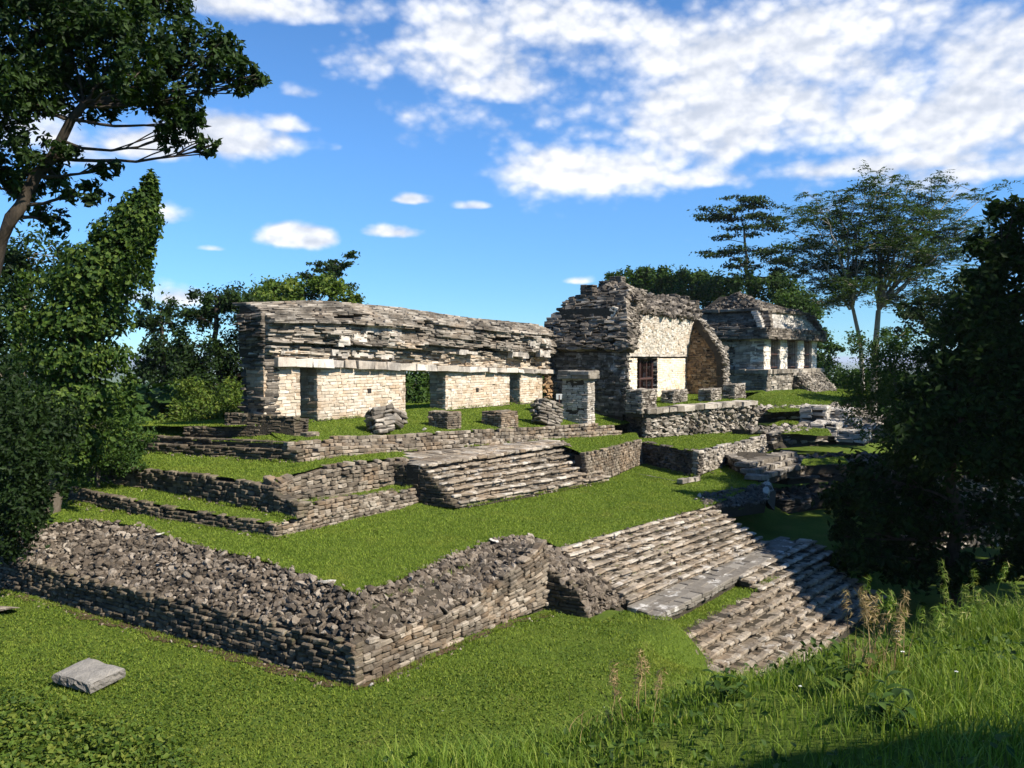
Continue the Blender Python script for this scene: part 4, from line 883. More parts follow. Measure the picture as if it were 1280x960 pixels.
M['vaultface'] = stone_mat('pale_vault_stone', [(.0, (.34, .28, .20)), (.35, (.54, .47, .37)), (.7, (.66, .61, .52)), (1., (.76, .73, .67))], stain=.32, stain_scale=1.3, stain_col=(.14, .12, .10), lichen=.1, warm=.2, streak=True, white=.5)
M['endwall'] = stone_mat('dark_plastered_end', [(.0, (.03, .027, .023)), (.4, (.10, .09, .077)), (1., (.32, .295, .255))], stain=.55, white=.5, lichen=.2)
central_temple()
def pstump(label, l, c, r, yt, yb, mat='grey'):
    """image x of the back-left, near and right corners"""
    z = 3.9; p = at(c, yb, z); u2 = at(r, yb, z); w = abs((u2-p)[0])*1.0; pl = atu(l, yb, p[0]+.05); d = min(max(pl[1]-p[1], .5), 2.2)
    w = atv(r, yb, p[1])[0]-p[0]
    t = thing('pier_stump', label, 'masonry stump', p, 'stumps of the central temple porch'); a = Acc(); k = Acc()
    block(a, k, *[(p[0]+du, p[1]+dv) for du, dv in rect(0, w, 0, d)], z-.35, zat(yt, p), .115, (.16, .42), .025, (.15, .95), cj=.02); a.build('masonry', mat, t); k.build('mortar_core', 'core', t)
pstump('grey stump in front of the gated doorway, lowest and widest of the porch row', 782, 803, 821, 488, 509)
pstump('grey stump just right of the gated doorway at the platform rim', 827, 842, 859, 489, 504)
pstump('grey stump at the platform rim before the orange end wall', 873, 889, 902, 487, 502)
pstump('grey stump at the right end of the porch row, touching the broken vault rim', 903, 919, 932, 481, 500)

# ------------------------------------------------------------------ small far temple
def far_temple():
    zb = 4.05; c = at(959, 489, zb); r = at(1035, 484, zb); r2 = at(1029, 484, zb); d = 9.0
    t = thing('small_temple', 'small intact temple with pillared doorways and sloping grey roof on its own base', 'temple', c)
    X = nrm((r2-c)*[1, 1, 0]); Y = np.array([-X[1], X[0], 0]); W = np.linalg.norm((r2-c)[:2]); N = -Y
    zp = zat(462, c); k = Acc(); a = Acc()
    def q(x, y, z): return np.array([c[0], c[1], 0])+X*x+Y*y+[0, 0, z]
    def face(acc, p, e, n, z0, z1, h=.19, lens=(.3, .8), jit=.03, tl=(.1, 1), in0=0, in1=0, end=0, cj=.02, dd=.5, keep=None):
        nr = max(1, int(round((z1-z0)/h)))
        for i in range(nr):
            f = (i+.5)/nr; z = z0+(z1-z0)*f; o = -n*(in0+(in1-in0)*f); es = end*f
            T = nrm(e-p); row(acc, p*[1, 1, 0]+[0, 0, z]+o+T*es, e*[1, 1, 0]+[0, 0, z]+o-T*es, (z1-z0)/nr*1.02, dd, n, lens, jit, .02, .005, tl, keep, None, cj)
    # base
    face(a, q(0, 0, 0), q(W*.52, 0, 0), N, zb-.4, zp-.3); face(a, q(0, d, 0), q(0, 0, 0), -X, zb-.4, zp-.3, tl=(0, .7)); 
    face(a, q(-.1, -.12, 0), q(W+.1, -.12, 0), N, zp-.34, zp, .34, (.5, 1.2)); face(a, q(-.1, d, 0), q(-.1, -.12, 0), -X, zp-.34, zp, .34, (.5, 1.2), tl=(0, .7))
    face(a, q(W, 0, 0), q(W, d, 0), X, zb-.4, zp)
    k.hexa([q(.15, .15, zb-.6), q(W-.1, .15, zb-.6), q(W-.1, d, zb-.6), q(.15, d, zb-.6), q(.15, .15, zp-.03), q(W-.1, .15, zp-.03), q(W-.1, d, zp-.03), q(.15, d, zp-.03)])
    a.build('base', 'grey', t); a = Acc()
    s0, s1 = q(W*.50, -1.4, zb-.3), q(W*.95, -1.35, zb-.2); rubble(a, k, s0, s1, q(W*.93, -.1, zp-.34), q(W*.42, -.1, zp-.34), .13, 1.25, (.3, 1), squash=(1.3, .8, .45)); rubble(a, k, q(W*.42, 0, zb-.4), s0, s0+[0, 0, .05], q(W*.42, -.1, zp-.34), .2, 1.1, (0, .35)); a.build('entrance_stair', 'grey', t); a = Acc()  # stair side toned darker than its front, as painted shade
    # piers: positions along the front
    ys = .45; ze = zat(423.5, q(0, ys, zp))
    def fx(x):                                                   # image column -> distance along the front
        dr = ray(x, 450); n2 = Y; tt = ((q(0, ys, 0)-EYEV)@n2)/(dr@n2); return float((EYEV+dr*tt-q(0, ys, EYE))@X)
    cols = [(955, 963.2), (975.4, 984.2), (997.3, 1005), (1014.6, 1020.8)]
    cols = [(fx(a_), fx(b_)) for a_, b_ in cols]; th = 1.1
    for i, (x0, x1) in enumerate(cols):
        b = Acc(); kk = Acc()
        face(b, q(x0, ys, 0), q(x1, ys, 0), N, zp, ze, .2, (.4, .9), .012, (.5, 1), cj=.008); face(b, q(x0, ys+th, 0), q(x0, ys, 0), -X, zp, ze, .2, (.3, .6), .02, (.2, .8)); face(b, q(x1, ys, 0), q(x1, ys+th, 0), X, zp, ze, .2, (.3, .6), .02, (.2, .8))
        kk.hexa([q(x0+.04, ys+.04, zp-.1), q(x1-.04, ys+.04, zp-.1), q(x1-.04, ys+th, zp-.1), q(x0+.04, ys+th, zp-.1), q(x0+.04, ys+.04, ze), q(x1-.04, ys+.04, ze), q(x1-.04, ys+th, ze), q(x0+.04, ys+th, ze)])
        o = b.build('pier', 'templeplaster', t); kk.build('mortar_core', 'mortar', o)
    xl, xr = cols[0][0], cols[-1][1]
    face(a, q(xl, ys+6.5, 0), q(xl, ys, 0), -X, zp, ze, .2, (.3, .8), .03, (.1, .9)); k.hexa([q(xl+.1, ys+.1, zp), q(xl+.8, ys+.1, zp), q(xl+.8, ys+6, zp), q(xl+.1, ys+6, zp), q(xl+.1, ys+.1, ze), q(xl+.8, ys+.1, ze), q(xl+.8, ys+6, ze), q(xl+.1, ys+6, ze)])
    a.build('side_wall', 'templeside', t); a = Acc(); face(a, q(xr, ys, 0), q(xr, ys+6.5, 0), X, zp, ze); a.build('side_wall', 'templeside', t); a = Acc()
    face(a, q(xl, ys+2.4, 0), q(xr, ys+2.4, 0), N, zp, ze, tl=(0, .7)); a.build('darkened_inner_wall', 'roof', t); k.hexa([q(xl, ys+2.5, zp), q(xr, ys+2.5, zp), q(xr, ys+3, zp), q(xl, ys+3, zp), q(xl, ys+2.5, ze), q(xr, ys+2.5, ze), q(xr, ys+3, ze), q(xl, ys+3, ze)])  # blackened stone puts the doorways' shade into the wall colour
    # eave, sloping frieze and crest
    eo = .65; z1 = zat(409, q(0, ys-eo, ze)); z2 = zat(387.5, q(0, ys+.3, z1)); 
    a = Acc(); L, Rr = xl-eo, xr+eo; D = ys+7
    for n_, p, e in ((N, q(L, ys-eo, 0), q(Rr, ys-eo, 0)), (-X, q(L, D, 0), q(L, ys-eo, 0)), (X, q(Rr, ys-eo, 0), q(Rr, D, 0))): face(a, p, e, n_, ze-.02, z1, .17, (.35, 1.1), .03, (.1, .85), -.0, .2)
    k.hexa([q(L+.1, ys-eo+.1, ze-.03), q(Rr-.1, ys-eo+.1, ze-.03), q(Rr-.1, D, ze-.03), q(L+.1, D, ze-.03), q(L+.25, ys-eo+.25, z1), q(Rr-.25, ys-eo+.25, z1), q(Rr-.25, D, z1), q(L+.25, D, z1)]); a.build('eave', 'roof', t)
    zz = z1; i0, i1 = .45, 1.35; a = Acc(); b = Acc()
    face(a, q(L, ys-eo, 0), q(Rr, ys-eo, 0), N, z1, z2, .2, (.35, .9), .012, (.4, 1), i0, i1, .9); a.build('frieze', 'frieze', t)
    face(b, q(L, D, 0), q(L, ys-eo, 0), -X, z1, z2, .16, (.3, .9), .04, (.1, .8), i0, i1, .6); b.build('side_roof', 'roof', t); b = Acc(); face(b, q(Rr, ys-eo, 0), q(Rr, D, 0), X, z1, z2, .15, (.3, .8), .08, (0, .7), i0, i1, .6); b.build('side_roof', 'roof', t)
    k.hexa([q(L+.55, ys-eo+.55, z1), q(Rr-.55, ys-eo+.55, z1), q(Rr-.55, D, z1), q(L+.55, D, z1), q(L+1.45, ys-eo+1.45, z2), q(Rr-1.45, ys-eo+1.45, z2), q(Rr-1.45, D-1, z2), q(L+1.45, D-1, z2)])
    a = Acc(); z3 = z2+.22
    for n_, p, e in ((N, q(L+1.1, ys-eo+1.15, 0), q(Rr-1.0, ys-eo+1.15, 0)), (-X, q(L+1.0, D-1, 0), q(L+1.0, ys-eo+1.1, 0)), (X, q(Rr-1.1, ys-eo+1.1, 0), q(Rr-1.1, D, 0))): face(a, p, e, n_, z2-.02, z3, .2, (.5, 1.3), .02, (.3, .9), -.12, -.12)
    top = zat(366, q(2.2, 4.2, z3)); ra, rb = q(L+2.3, ys+3.0, top), q(L+4.3, ys+3.4, top-.1); rc = q(Rr-2.6, ys+3.4, zat(387, q(Rr-2.6, ys+3.4, z3)))
    e0, e1 = q(L+1.3, ys-eo+1.35, z3), q(Rr-1.2, ys-eo+1.35, z3)
    rubble(a, k, e0, e1, rc, rb, .15, 1.3, (.2, 1), squash=(1.3, .9, .45)); rubble(a, k, q(L+1.3, D-1.5, z3), e0, ra, q(L+2.6, D-2.6, z3+.8), .15, 1.3, (0, .8), squash=(1.3, .9, .45)); rubble(a, k, e0, e0+X*.4, rb, ra, .15, 1.3, (.3, 1), squash=(1.3, .9, .45))
    k.hexa([e0-[0, 0, .3], e1-[0, 0, .3], q(Rr-1.2, D-1, z3-.3), q(L+1.3, D-1, z3-.3), ra-[0, -.2, .25], rc-[0, -.1, .3], rc+Y*1.5-[0, 0, .3], ra+Y*1.5-[0, 0, .3]])
    a.build('roof_crest', 'roof', t); k.build('mortar_core', 'core', t)
    for i in range(3):                                           # gates between the piers
        g = Acc(); x0, x1 = cols[i][1], cols[i+1][0]; y = ys+.25
        for x in np.linspace(x0+.05, x1-.05, 5): g.tube([q(x, y, zp), q(x, y, ze)], .045 if x < x0+.2 else .015, 5)
        for z in (zp+.15, (zp+ze)/2, ze-.1): g.tube([q(x0, y, z), q(x1, y, z)], .05, 5)
        g.build('iron_gate', 'gate', t)
    return c, r, X, Y, W, zb
M['templeplaster'] = stone_mat('pale_pier_plaster', [(.0, (.38, .33, .26)), (.4, (.62, .565, .48)), (1., (.78, .73, .65))], stain=.3, stain_scale=1.8, lichen=.1, streak=True, bump=.3)
M['templeside'] = stone_mat('grey_side_plaster', [(.0, (.11, .095, .075)), (.4, (.29, .255, .21)), (1., (.53, .48, .41))], stain=.5, stain_scale=.8, lichen=.2)
M['frieze'] = stone_mat('pale_frieze_stone', [(.0, (.16, .145, .125)), (.4, (.34, .315, .275)), (1., (.60, .57, .52))], stain=.45, stain_scale=1.3, lichen=.3, white=.15)
FT = far_temple()

# ------------------------------------------------------------------ lawns on the terraces
A_ = lambda *p: np.array(p, float)
loft('terrace_lawn', [A_(12.9, 26.8, 1.62), *[p+[.05, 0, .02] for p in RT[1:]]][::-1], [A_(15.8, 17.2, 1.6), A_(15.75, 20, 1.6), A_(15.7, 24, 1.62), A_(15.65, 28.5, 1.75)], 70, 20)
loft('terrace_lawn', [*[p+[.0, .0, .02] for p in RT2], at(700, 684, 1.12), at(790, 659, 1.04), at(893, 631, .92), at(925, 616, 1.0), at(962, 603, 1.05)],
     [A_(15.2, 17.5, 1.58), A_(15.9, 17.5, 1.6), A_(19, 17.5, 1.6), A_(22.3, 17.6, 1.6), A_(26, 17.6, 1.5), A_(33.5, 16.4, 1.2), A_(37.5, 16.8, 1.2), A_(46, 12.9, 1.2)], 110, 50)
loft('ledge_lawn', [A_(*p)+[.05, 0, -.06] for p in ((15.8, 17.4, 2.0), (15.75, 22, 2.05), (15.7, 28, 2.2))], [A_(16.7, 17.6, 2.0), A_(16.9, 22, 2.06), A_(17.2, 30, 2.2)], 40, 8, .015)
loft('ledge_lawn', [p+[0, .1, -.04] for p in LEDGE], [A_(p[0], 18.4, max(p[2]+.0, q[2]+.02)) for p, q in zip(UB, LEDGE+LEDGE[-1:]*9)], 40, 8, .02)
loft('upper_lawn', [A_(UT[0][0]+.1, 18.6, UT[0][2]-.05), *[p+[.12, 0, -.04] for p in W2t[3:]], A_(17.2, 31, 3.0)], [PC+[-.02, .0, .0], *[PC+(PL-PC)*f for f in (.2, .4, .6, .8, 1.)], A_(18.7, 31, 3.0)], 50, 14)
loft('upper_lawn', [p+[0, .12, -.04] for p in UT], [PF[0]+[0, .06, 0], PF[1]+[0, .06, 0], PF[2]+[0, .06, 0]], 40, 14)
loft('upper_lawn', [p+[0, .1, -.03] for p in (at(706, 556, 2.75), RWt[0], RWt[1], RWt[2])], [PF[4]+[0, .1, .0], PF[4]+[2, -.1, -.05], PF[5]+[0, .1, .05], PF[5]+[2, .1, .05]], 30, 12)
loft('platform_lawn', [p+[0, .1, -.05] for p in [P2C]+PFt[1:]]+[A_(43.8, 18.6, 2.9)], [A_(20.9, GV+.3, ZF-.15), A_(22, GV+.4, ZF), A_(26, GV+.4, ZF), A_(30, GV+.4, ZF), A_(36, GV+.4, ZF-.04), A_(43.5, GV+.4, ZF-.08), A_(45, GV+.4, ZF-.08)], 80, 24, .02)
loft('platform_lawn', [P2C+[.0, .2, -.05], P2L+[.0, 0, -.05], A_(18.8, 34, 3.6)], [A_(20.5, 21.4, 3.80), A_(20.6, 23.3, 3.78), A_(20.6, 28, 3.75), A_(20.6, 34, 3.7)], 30, 10, .02)
loft('platform_lawn', [A_(19.8, GV+.35, ZF-.02), A_(30, GV+.35, ZF), A_(47, GV+.35, ZF-.08)], [A_(19.8, 33, 3.7), A_(30, 33, 3.7), A_(47, 33, 3.7)], 40, 16, .02)

# ------------------------------------------------------------------ terraces on the right
def right_terraces():
    c = at(873, 595, 1.15); l = at(800, 580, 1.15); r = at(966, 563, 1.15)
    t = thing('terrace_wall', 'pale rough terrace wall making a corner below the central platform', 'wall', c); a = Acc(); k = Acc(); up = lambda p, y: np.array([p[0], p[1], zat(y, p)])
    wall(a, k, [c, at(905, 583, 1.15), at(935, 572.5, 1.15), r], [up(c, 564), up(at(905, 583, 1.15), 556), up(at(935, 572.5, 1.15), 550), up(r, 541)], (-.1, -1, 0), .12, .3, .28, (.15, .4), .04, .8, (.3, 1), cj=.014); a.build('front_facing', 'grey', t); a = Acc()
    wall(a, k, [c, l], [up(c, 564), up(l, 551)], nrm(np.array([-(l-c)[1], (l-c)[0], 0])), .12, .3, .25, (.15, .4), .04, .8, (0, .6), cj=.02); a.build('side_facing', 'roof', t); k.build('earth_fill', 'core', t)  # side face given darker stone and tone to carry its shade
    loft('terrace_lawn', [up(l, 552)-[0, 0, .03], up(c, 565)+[.2, .3, 0], up(at(935, 572.5, 1.15), 551)+[0, .3, 0], up(r, 542)+[0, .3, 0], at(1010, 530, 2.1)], [at(780, 550, 2.1), CP[0]+[0, .2, .0], CP[0]*.5+CP[1]*.5+[0, .2, -.05], CP[1]+[0, .2, -.1], at(1000, 518, 2.6)], 50, 16)
    # low kerb around its foot
    t = thing('kerb_stones', 'half sunken line of kerb stones on grass below the pale corner wall', 'kerb', at(855, 601, 1.17)); a = Acc()
    P = [at(803, 593, 1.2), at(830, 598, 1.2), at(853, 602.5, 1.18), at(876, 598, 1.18)]
    for i in range(3): row(a, P[i], P[i+1], .2, .3, (-.4, -1, 0), (.2, .5), .03, cj=.02, tl=(.2, .9))
    a.build('stones', 'grey', t)
    # stepped block and rubble end
    t = thing('stone_steps', 'short broken flight of low wide steps on the grass right of the corner wall', 'stairs', at(950, 600, 1.15)); k = Acc()
    for i in range(3):
        a = Acc(); o = A_(.35*i, .32*i, 0); z = 1.15+.22*i
        p0 = at(951, 601, 1.15)*[1, 1, 0]+o; p1 = at(915, 586, 1.15)*[1, 1, 0]+o; p2 = at(1010, 583, 1.15)*[1, 1, 0]+o
        row(a, p0+[0, 0, z+.1], p2+[0, 0, z+.1], .22, .7, (-.1, -1, 0), (.2, .5), .05, cj=.02, tl=(0, .75)); row(a, p1+[0, 0, z+.1], p0+[0, 0, z+.1], .22, .6, (-1, .3, 0), (.2, .5), .05, cj=.02, tl=(0, .6))
        k.hexa([p0+[.1, .1, z-.3], p2+[0, .1, z-.3], p2+[0, 3, z-.3], p1+[.2, 0, z-.3], p0+[.1, .1, z+.02], p2+[0, .1, z+.02], p2+[0, 3, z+.02], p1+[.2, 0, z+.02]]); a.build('step', 'grey', t)
    k.build('earth_fill', 'core', t)
    t = thing('rubble_wall', 'low dark rubble wall ending in pale broken stone at the right end of the long lawn', 'wall', at(875, 632, .9)); a = Acc(); k = Acc()
    b0, b1 = at(880, 636, .85), at(958, 626, .70); t0, t1 = at(876, 620, 1.0), at(961, 604, 1.05)
    rubble(a, k, b0, b1, t1, t0, .12, 1.2, (0, .7)); a.build('rubble_face', 'roof', t); a = Acc(); rubble(a, k, b1, b1+[.9, .5, -.1], t1+[.7, .3, .05], t1, .2, 1, (.75, 1)); a.build('broken_end', 'grey', t); a = Acc()
    rocks(a, [at(x, y, .98) for x, y in ((874, 621), (878, 618), (870, 624), (882, 616), (880, 623))], [.2, .16, .13, .12, .1], (1, .8, .5), (.7, 1)); a.build('pale_stone', 'grey', t); k.build('earth_fill', 'core', t)
    loft('ledge_lawn', [at(925, 637, .55), at(962, 627, .6)], [at(905, 634, .72), at(960, 622, .72)], 16, 8)
    # collapsed court side: broken stepped walls, the lower two toned dark for shade
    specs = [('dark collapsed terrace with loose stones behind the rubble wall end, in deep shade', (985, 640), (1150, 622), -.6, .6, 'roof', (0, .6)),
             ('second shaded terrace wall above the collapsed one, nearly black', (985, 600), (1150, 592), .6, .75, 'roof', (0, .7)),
             ('broken step wall with sunlit edges under the grassy mound', (968, 556), (1110, 548), 1.6, .7, 'grey', (.1, .9)),
             ('uppermost broken wall of pale stones edging the grassy mound', (948, 524), (1090, 522), 2.5, .6, 'grey', (.2, 1))]
    for i, (lab, p, q, z, h, m, tl) in enumerate(specs):
        P, Q = at(*p, z), at(*q, z); t = thing('collapsed_wall', lab, 'ruined wall', P); a = Acc(); k = Acc()
        mid = (P+Q)/2+[0, .5, 0]
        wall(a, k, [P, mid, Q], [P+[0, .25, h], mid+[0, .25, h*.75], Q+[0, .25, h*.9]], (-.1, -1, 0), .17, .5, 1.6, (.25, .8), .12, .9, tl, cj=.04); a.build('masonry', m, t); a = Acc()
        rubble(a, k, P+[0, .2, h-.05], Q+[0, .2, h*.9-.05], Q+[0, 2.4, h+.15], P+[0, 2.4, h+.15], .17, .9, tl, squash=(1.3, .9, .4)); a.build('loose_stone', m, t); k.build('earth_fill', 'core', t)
    loft('ledge_lawn', [at(1000, 583, 1.45), at(1062, 580, 1.5)], [at(1004, 574, 1.7), at(1055, 570, 1.75)], 14, 8); loft('ledge_lawn', [at(975, 542, 2.2), at(1040, 545, 2.1)], [at(985, 532, 2.45), at(1035, 536, 2.4)], 14, 8)
    # mound of the far temple
    c, r, X, Y, W, zb = FT
    loft('mound_lawn', [at(925, 503, 3.2), at(965, 516, 3.0), at(1020, 512, 3.1), at(1060, 497, 3.5), at(1110, 490, 3.6)], [c+[-1, 2, 0], c+[0, .2, .05], (c+r)/2+[0, -.4, 0], r+[.6, .4, .0], r+[8, 4, -.3]], 50, 16)
    loft('mound_lawn', [c+[-8, 4, -.2], c+[0, .1, .0], (c+r)/2+[0, .3, 0], r+[.6, .4, -.05], r+[8, 4, -.35]], [c+[-4, 14, -.5], c+[2, 14, -.5], c+[7, 14, -.5], r+[2, 14, -.6], r+[10, 14, -.8]], 20, 8)
    # pale broken stair head
    t = thing('stair_ruin', 'ruined stair head of bright pale blocks and slabs lit on the mound slope', 'stairs', at(1050, 535, 2.3)); a = Acc(); k = Acc()
    for (x, y, z, w, h, d) in ((1036, 528, 2.5, 1.6, 1.0, 1.6), (1052, 537, 2.2, 3.0, .45, 1.5), (1074, 534, 2.2, 2.6, .5, 1.6), (1062, 518, 2.9, 3.2, .35, 1.3), (1085, 545, 1.9, 2.6, .35, 1.6)):
        p = at(x, y, z); block(a, k, *[(p[0]+du, p[1]+dv) for du, dv in rect(-w/2, w/2, 0, d)], z-.3, z+h, .18, (.35, .9), .04, (.5, 1), .03, cj=.03)
    a.build('block', 'palerock', t); k.build('earth_fill', 'core', t); a = Acc()
    rubble(a, None, at(1040, 545, 1.8), at(1160, 552, 1.2), at(1150, 522, 2.4), at(1040, 520, 2.7), .28, 1., (.3, 1), squash=(1.3, .9, .5)); a.build('scattered_stone', 'grey', t)
    t = thing('rubble_bank', 'sunlit bank of pale rubble glimpsed under the dark tree on the right', 'rubble', at(1160, 690, -1.9)); a = Acc(); k = Acc()
    rubble(a, k, at(1120, 690, -2.0), at(1300, 680, -2.0), at(1290, 592, 1.2), at(1110, 598, 1.2), .17, 1.1, (0, 1), squash=(1.3, .9, .5)); a.build('stones', 'grey', t); k.build('earth_fill', 'core', t)
M['palerock'] = stone_mat('sunbleached_rubble', [(.0, (.10, .085, .065)), (.35, (.25, .22, .18)), (.7, (.40, .365, .315)), (1., (.62, .59, .53))], stain=.3, lichen=.2)
right_terraces()

# ------------------------------------------------------------------ slab and loose stones
def slab():
    t = Acc(); import bmesh
    P = [at(65, 853, .12), at(113, 868, .05), at(158, 846, .12), at(110, 832, .18)]
    c = sum(P)/4; n = 14; h = .27; g = Acc()
    a = Acc(); s = np.linspace(0, 1, n)
    X = nrm(P[1]-P[0]); Yv = P[3]-P[0]
    def pt(i, j, z):
        x, y = i/(n-1), j/(n-1); p = P[0]*(1-x)*(1-y)+P[1]*x*(1-y)+P[2]*x*y+P[3]*(1-x)*y
        e = min(x, 1-x, y, 1-y); h = .21; q = p+(c-p)*(.06*(1-min(1, e*12)) if z > .5 else .03*(1-z)); return q+[0, 0, h*z-(.035*(1-min(1, e*9)) if z > .9 else 0)+(.02*float(vnoise(q[0]*4, q[1]*4, 3)) if z > .9 else 0)]
    ring = [(i, 0) for i in range(n)]+[(n-1, j) for j in range(1, n)]+[(i, n-1) for i in range(n-2, -1, -1)]+[(0, j) for j in range(n-2, 0, -1)]
    a.grid(np.array([[pt(i, j, 1) for i in range(n)] for j in range(n)]))
    zs = [0, .25, .5, .75, 1]; rr = np.array([[pt(i, j, z)+(rng.normal(0, .012, 3) if 0 < z < 1 else 0) for (i, j) in ring+ring[:1]] for z in zs]); rr[:, -1] = rr[:, 0]; a.grid(rr, True)
    o = a.build('stone_slab', 'slab', None, c); tag(o, 'thick flat grey stone slab lying alone on the lower lawn at the left', 'stone slab')
slab()
def loose(label, x, y, z, s, mat='palerock', sq=(1.2, .8, .5), n=1):
    a = Acc(); p = at(x, y, z); rocks(a, [p*0], [s], sq, (.85, 1), cuts=9); V = a.v[0]; V[:, 2] *= .45; V += p+[0, 0, s*.12]; o = a.build('loose_stone', mat, None, p); tag(o, label, 'stone', 'loose white stones on the grass')
loose('flat white stone on the lawn just inside the rubble corner', 411, 728, 1.52, .2)
loose('white stone at the foot of the low plinth wall, behind the rubble slope', 200, 668, 1.62, .12)
loose('pale flat stone lying on the wall top right of the rubble slope', 617, 676, 1.42, .2)
loose('white chip of stone at the foot of the lowest wall corner', 463, 857, .03, .09)
loose('small pale stone alone on the lower lawn right of the wall corner', 552, 889, .0, .06)
loose('flat pale stone on the grass in front of the central platform', 868, 549, 2.0, .42, sq=(1.4, .8, .35))
loose('flat grey slab stone on the ledge right of the pale corner wall', 934, 577, 1.3, .5, 'roof', (1.4, .8, .4))
loose('white stone on the platform rim left of the first square stump', 548, 541, on_lawn(548, 541)[2], .16)
loose('pale pebble on the grass left of the first square stump', 530, 537, on_lawn(530, 537)[2], .13)
loose('grey rubble lump at the left picture edge on the lower lawn', -2, 765, .1, .55, 'rubble')
def notice():
    z = 3.7; p = dep(699, 496, 47); t = thing('notice_board', 'tiny white notice board on a post beside the dark end of the central temple', 'sign', p-[0, 0, .9]); a = Acc(); a.tube([p-[0, 0, 1.6], p+[0, 0, .1]], .04, 6); a.build('post', 'gate', t); a = Acc()
    a.boxes([p], np.array([R]), np.array([[0, 0, 1.]]), np.array([nrm(-F*[1, 1, 0])]), np.array([[.18, .16, .02]]), .01, 0, np.array([.5])); a.build('panel', 'sign', t)
notice()

# ------------------------------------------------------------------ foliage
def leaves(acc, C, size, up=.5, out=None, outw=.4, asp=.5, rand=.8, tl=(0, 1), fold=.25, shape=0, seed=None, droop=0.):
    C = np.asarray(C, float); k = len(C)
    if k == 0: return
    n = rng.normal(size=(k, 3))*rand+np.array([0, 0, up])
    if out is not None: n = n+out*outw
    n = nrm(n); d = rng.normal(size=(k, 3)); d[:, 2] -= droop
    if out is not None: d = d+out*outw
    d = nrm(d-n*np.einsum('ij,ij->i', d, n)[:, None]); s = np.cross(n, d)
    L = (size*rng.uniform(.6, 1.25, k))[:, None]; W = L*asp*.5
    a = C-d*L*.5; b = C+d*L*.5; m = C-d*L*.05
    l = m+s*W+n*W*fold; r = m-s*W+n*W*fold
    col = np.stack([np.repeat(rng.uniform(tl[0], tl[1], k), 4), np.repeat(rng.random(k), 4)], 1)
    acc.add(np.stack([a, r, b, l], 1).reshape(-1, 3), np.arange(4*k).reshape(-1, 4), None, col)

def gpos(x, y_, k):
    p = dep(x, 448, k); p[2] = float(ground(p[0], p[1])); return p
def tree(name, label, cat, base, trunk, r0, clumps, nleaf, size, leafmat, barkmat='bark', group=None, twigs=9, spread=.30, flat=1.0, asp=.5, up=.5, branch=True, tl=(0, 1), rz=None, pale=None, droop=0., shell=.35):
    """trunk: list of points; clumps: (x, y, k, rx, ry[, weight]) image columns and rows of the crown's lumps at depth k"""
    t = thing(name, label, cat, base, group); ta = Acc(); la = Acc()
    if trunk is not None:
        tr = interp(np.array(trunk), np.linspace(0, 1, 16)) if len(trunk) > 2 else interp(np.array(trunk), np.linspace(0, 1, 8))
        tr[1:-1] += rng.normal(0, r0*.25, (len(tr)-2, 3)); ta.tube(tr, np.linspace(r0, r0*.35, len(tr))*np.where(np.arange(len(tr)) == 0, 1.35, 1), 9)
    tot = sum(c[3]*c[4]*(c[5] if len(c) > 5 else 1)*(c[2]**0) for c in clumps)
    for c in clumps:
        x, y, k, rx, ry = c[:5]; wt = c[5] if len(c) > 5 else 1
        cen = dep(x, y, k); RX = rx*k/FPX; RY = ry*k/FPX; RZ = (RX if rz is None else rz*RX)
        nl = int(nleaf*rx*ry*wt/tot); nc = max(3, int(twigs*max(1, rx*ry/900)))
        q = nrm(rng.normal(size=(nc, 3)))*(rng.random((nc, 1))**shell); 
        tw = cen+R*(q[:, 0:1]*RX)+np.array([0, 0, 1.])*(q[:, 1:2]*RY)+nrm(F*[1, 1, 0])*(q[:, 2:3]*RZ)
        if trunk is not None and branch:
            s = np.linalg.norm(tr-cen, axis=1)+np.maximum(0, tr[:, 2]-cen[2]+.3*RY)*1.5; s[:3] += 1e3; i = int(np.argmin(s)); A = tr[i]
            m = (A+cen)/2+np.array([0, 0, -.08*np.linalg.norm(cen-A)])+rng.normal(0, .05, 3)*np.linalg.norm(cen-A)
            rb = max(.02, r0*.30*(1-.5*i/len(tr))); u = np.linspace(0, 1, 9)[:, None]
            cv = A*(1-u)**2+2*m*u*(1-u)+cen*u**2; cv[1:] += rng.normal(0, .03, (8, 3))*np.linalg.norm(cen-A)*.3; ta.tube(cv, np.linspace(rb, rb*.35, 9), 6)
            for j in range(min(nc, 9)):
                B = cv[rng.integers(4, 9)]; E_ = tw[j]; mm = (B+E_)/2+rng.normal(0, .06, 3)*np.linalg.norm(E_-B); uu = np.linspace(0, 1, 5)[:, None]
                ta.tube(B*(1-uu)**2+2*mm*uu*(1-uu)+E_*uu**2, np.linspace(rb*.38, .012, 5), 5)
        w = rng.random(nc)+.35; cnt = rng.multinomial(nl, w/w.sum())
        for j in range(nc):
            sp = spread*min(RX, RY, RZ)*rng.uniform(.7, 1.3) if flat >= 1 else spread*RY
            off = rng.normal(size=(cnt[j], 3))*sp*np.array([1, 1, flat]) if flat >= 1 else rng.normal(size=(cnt[j], 3))*np.array([RX*.22, RX*.22, RY*.28*flat])
            P = tw[j]+off; tt = rng.uniform(0, .35); lo, hi = tl[0]+(tl[1]-tl[0])*tt, tl[0]+(tl[1]-tl[0])*min(1, tt+.65)
            leaves(la, P, size, up, nrm(P-cen), .5, asp, tl=(lo, hi), droop=droop)
    if ta.n: ta.build('trunk', barkmat, t, smooth_=True)
    la.build('crown', leafmat, t); return t

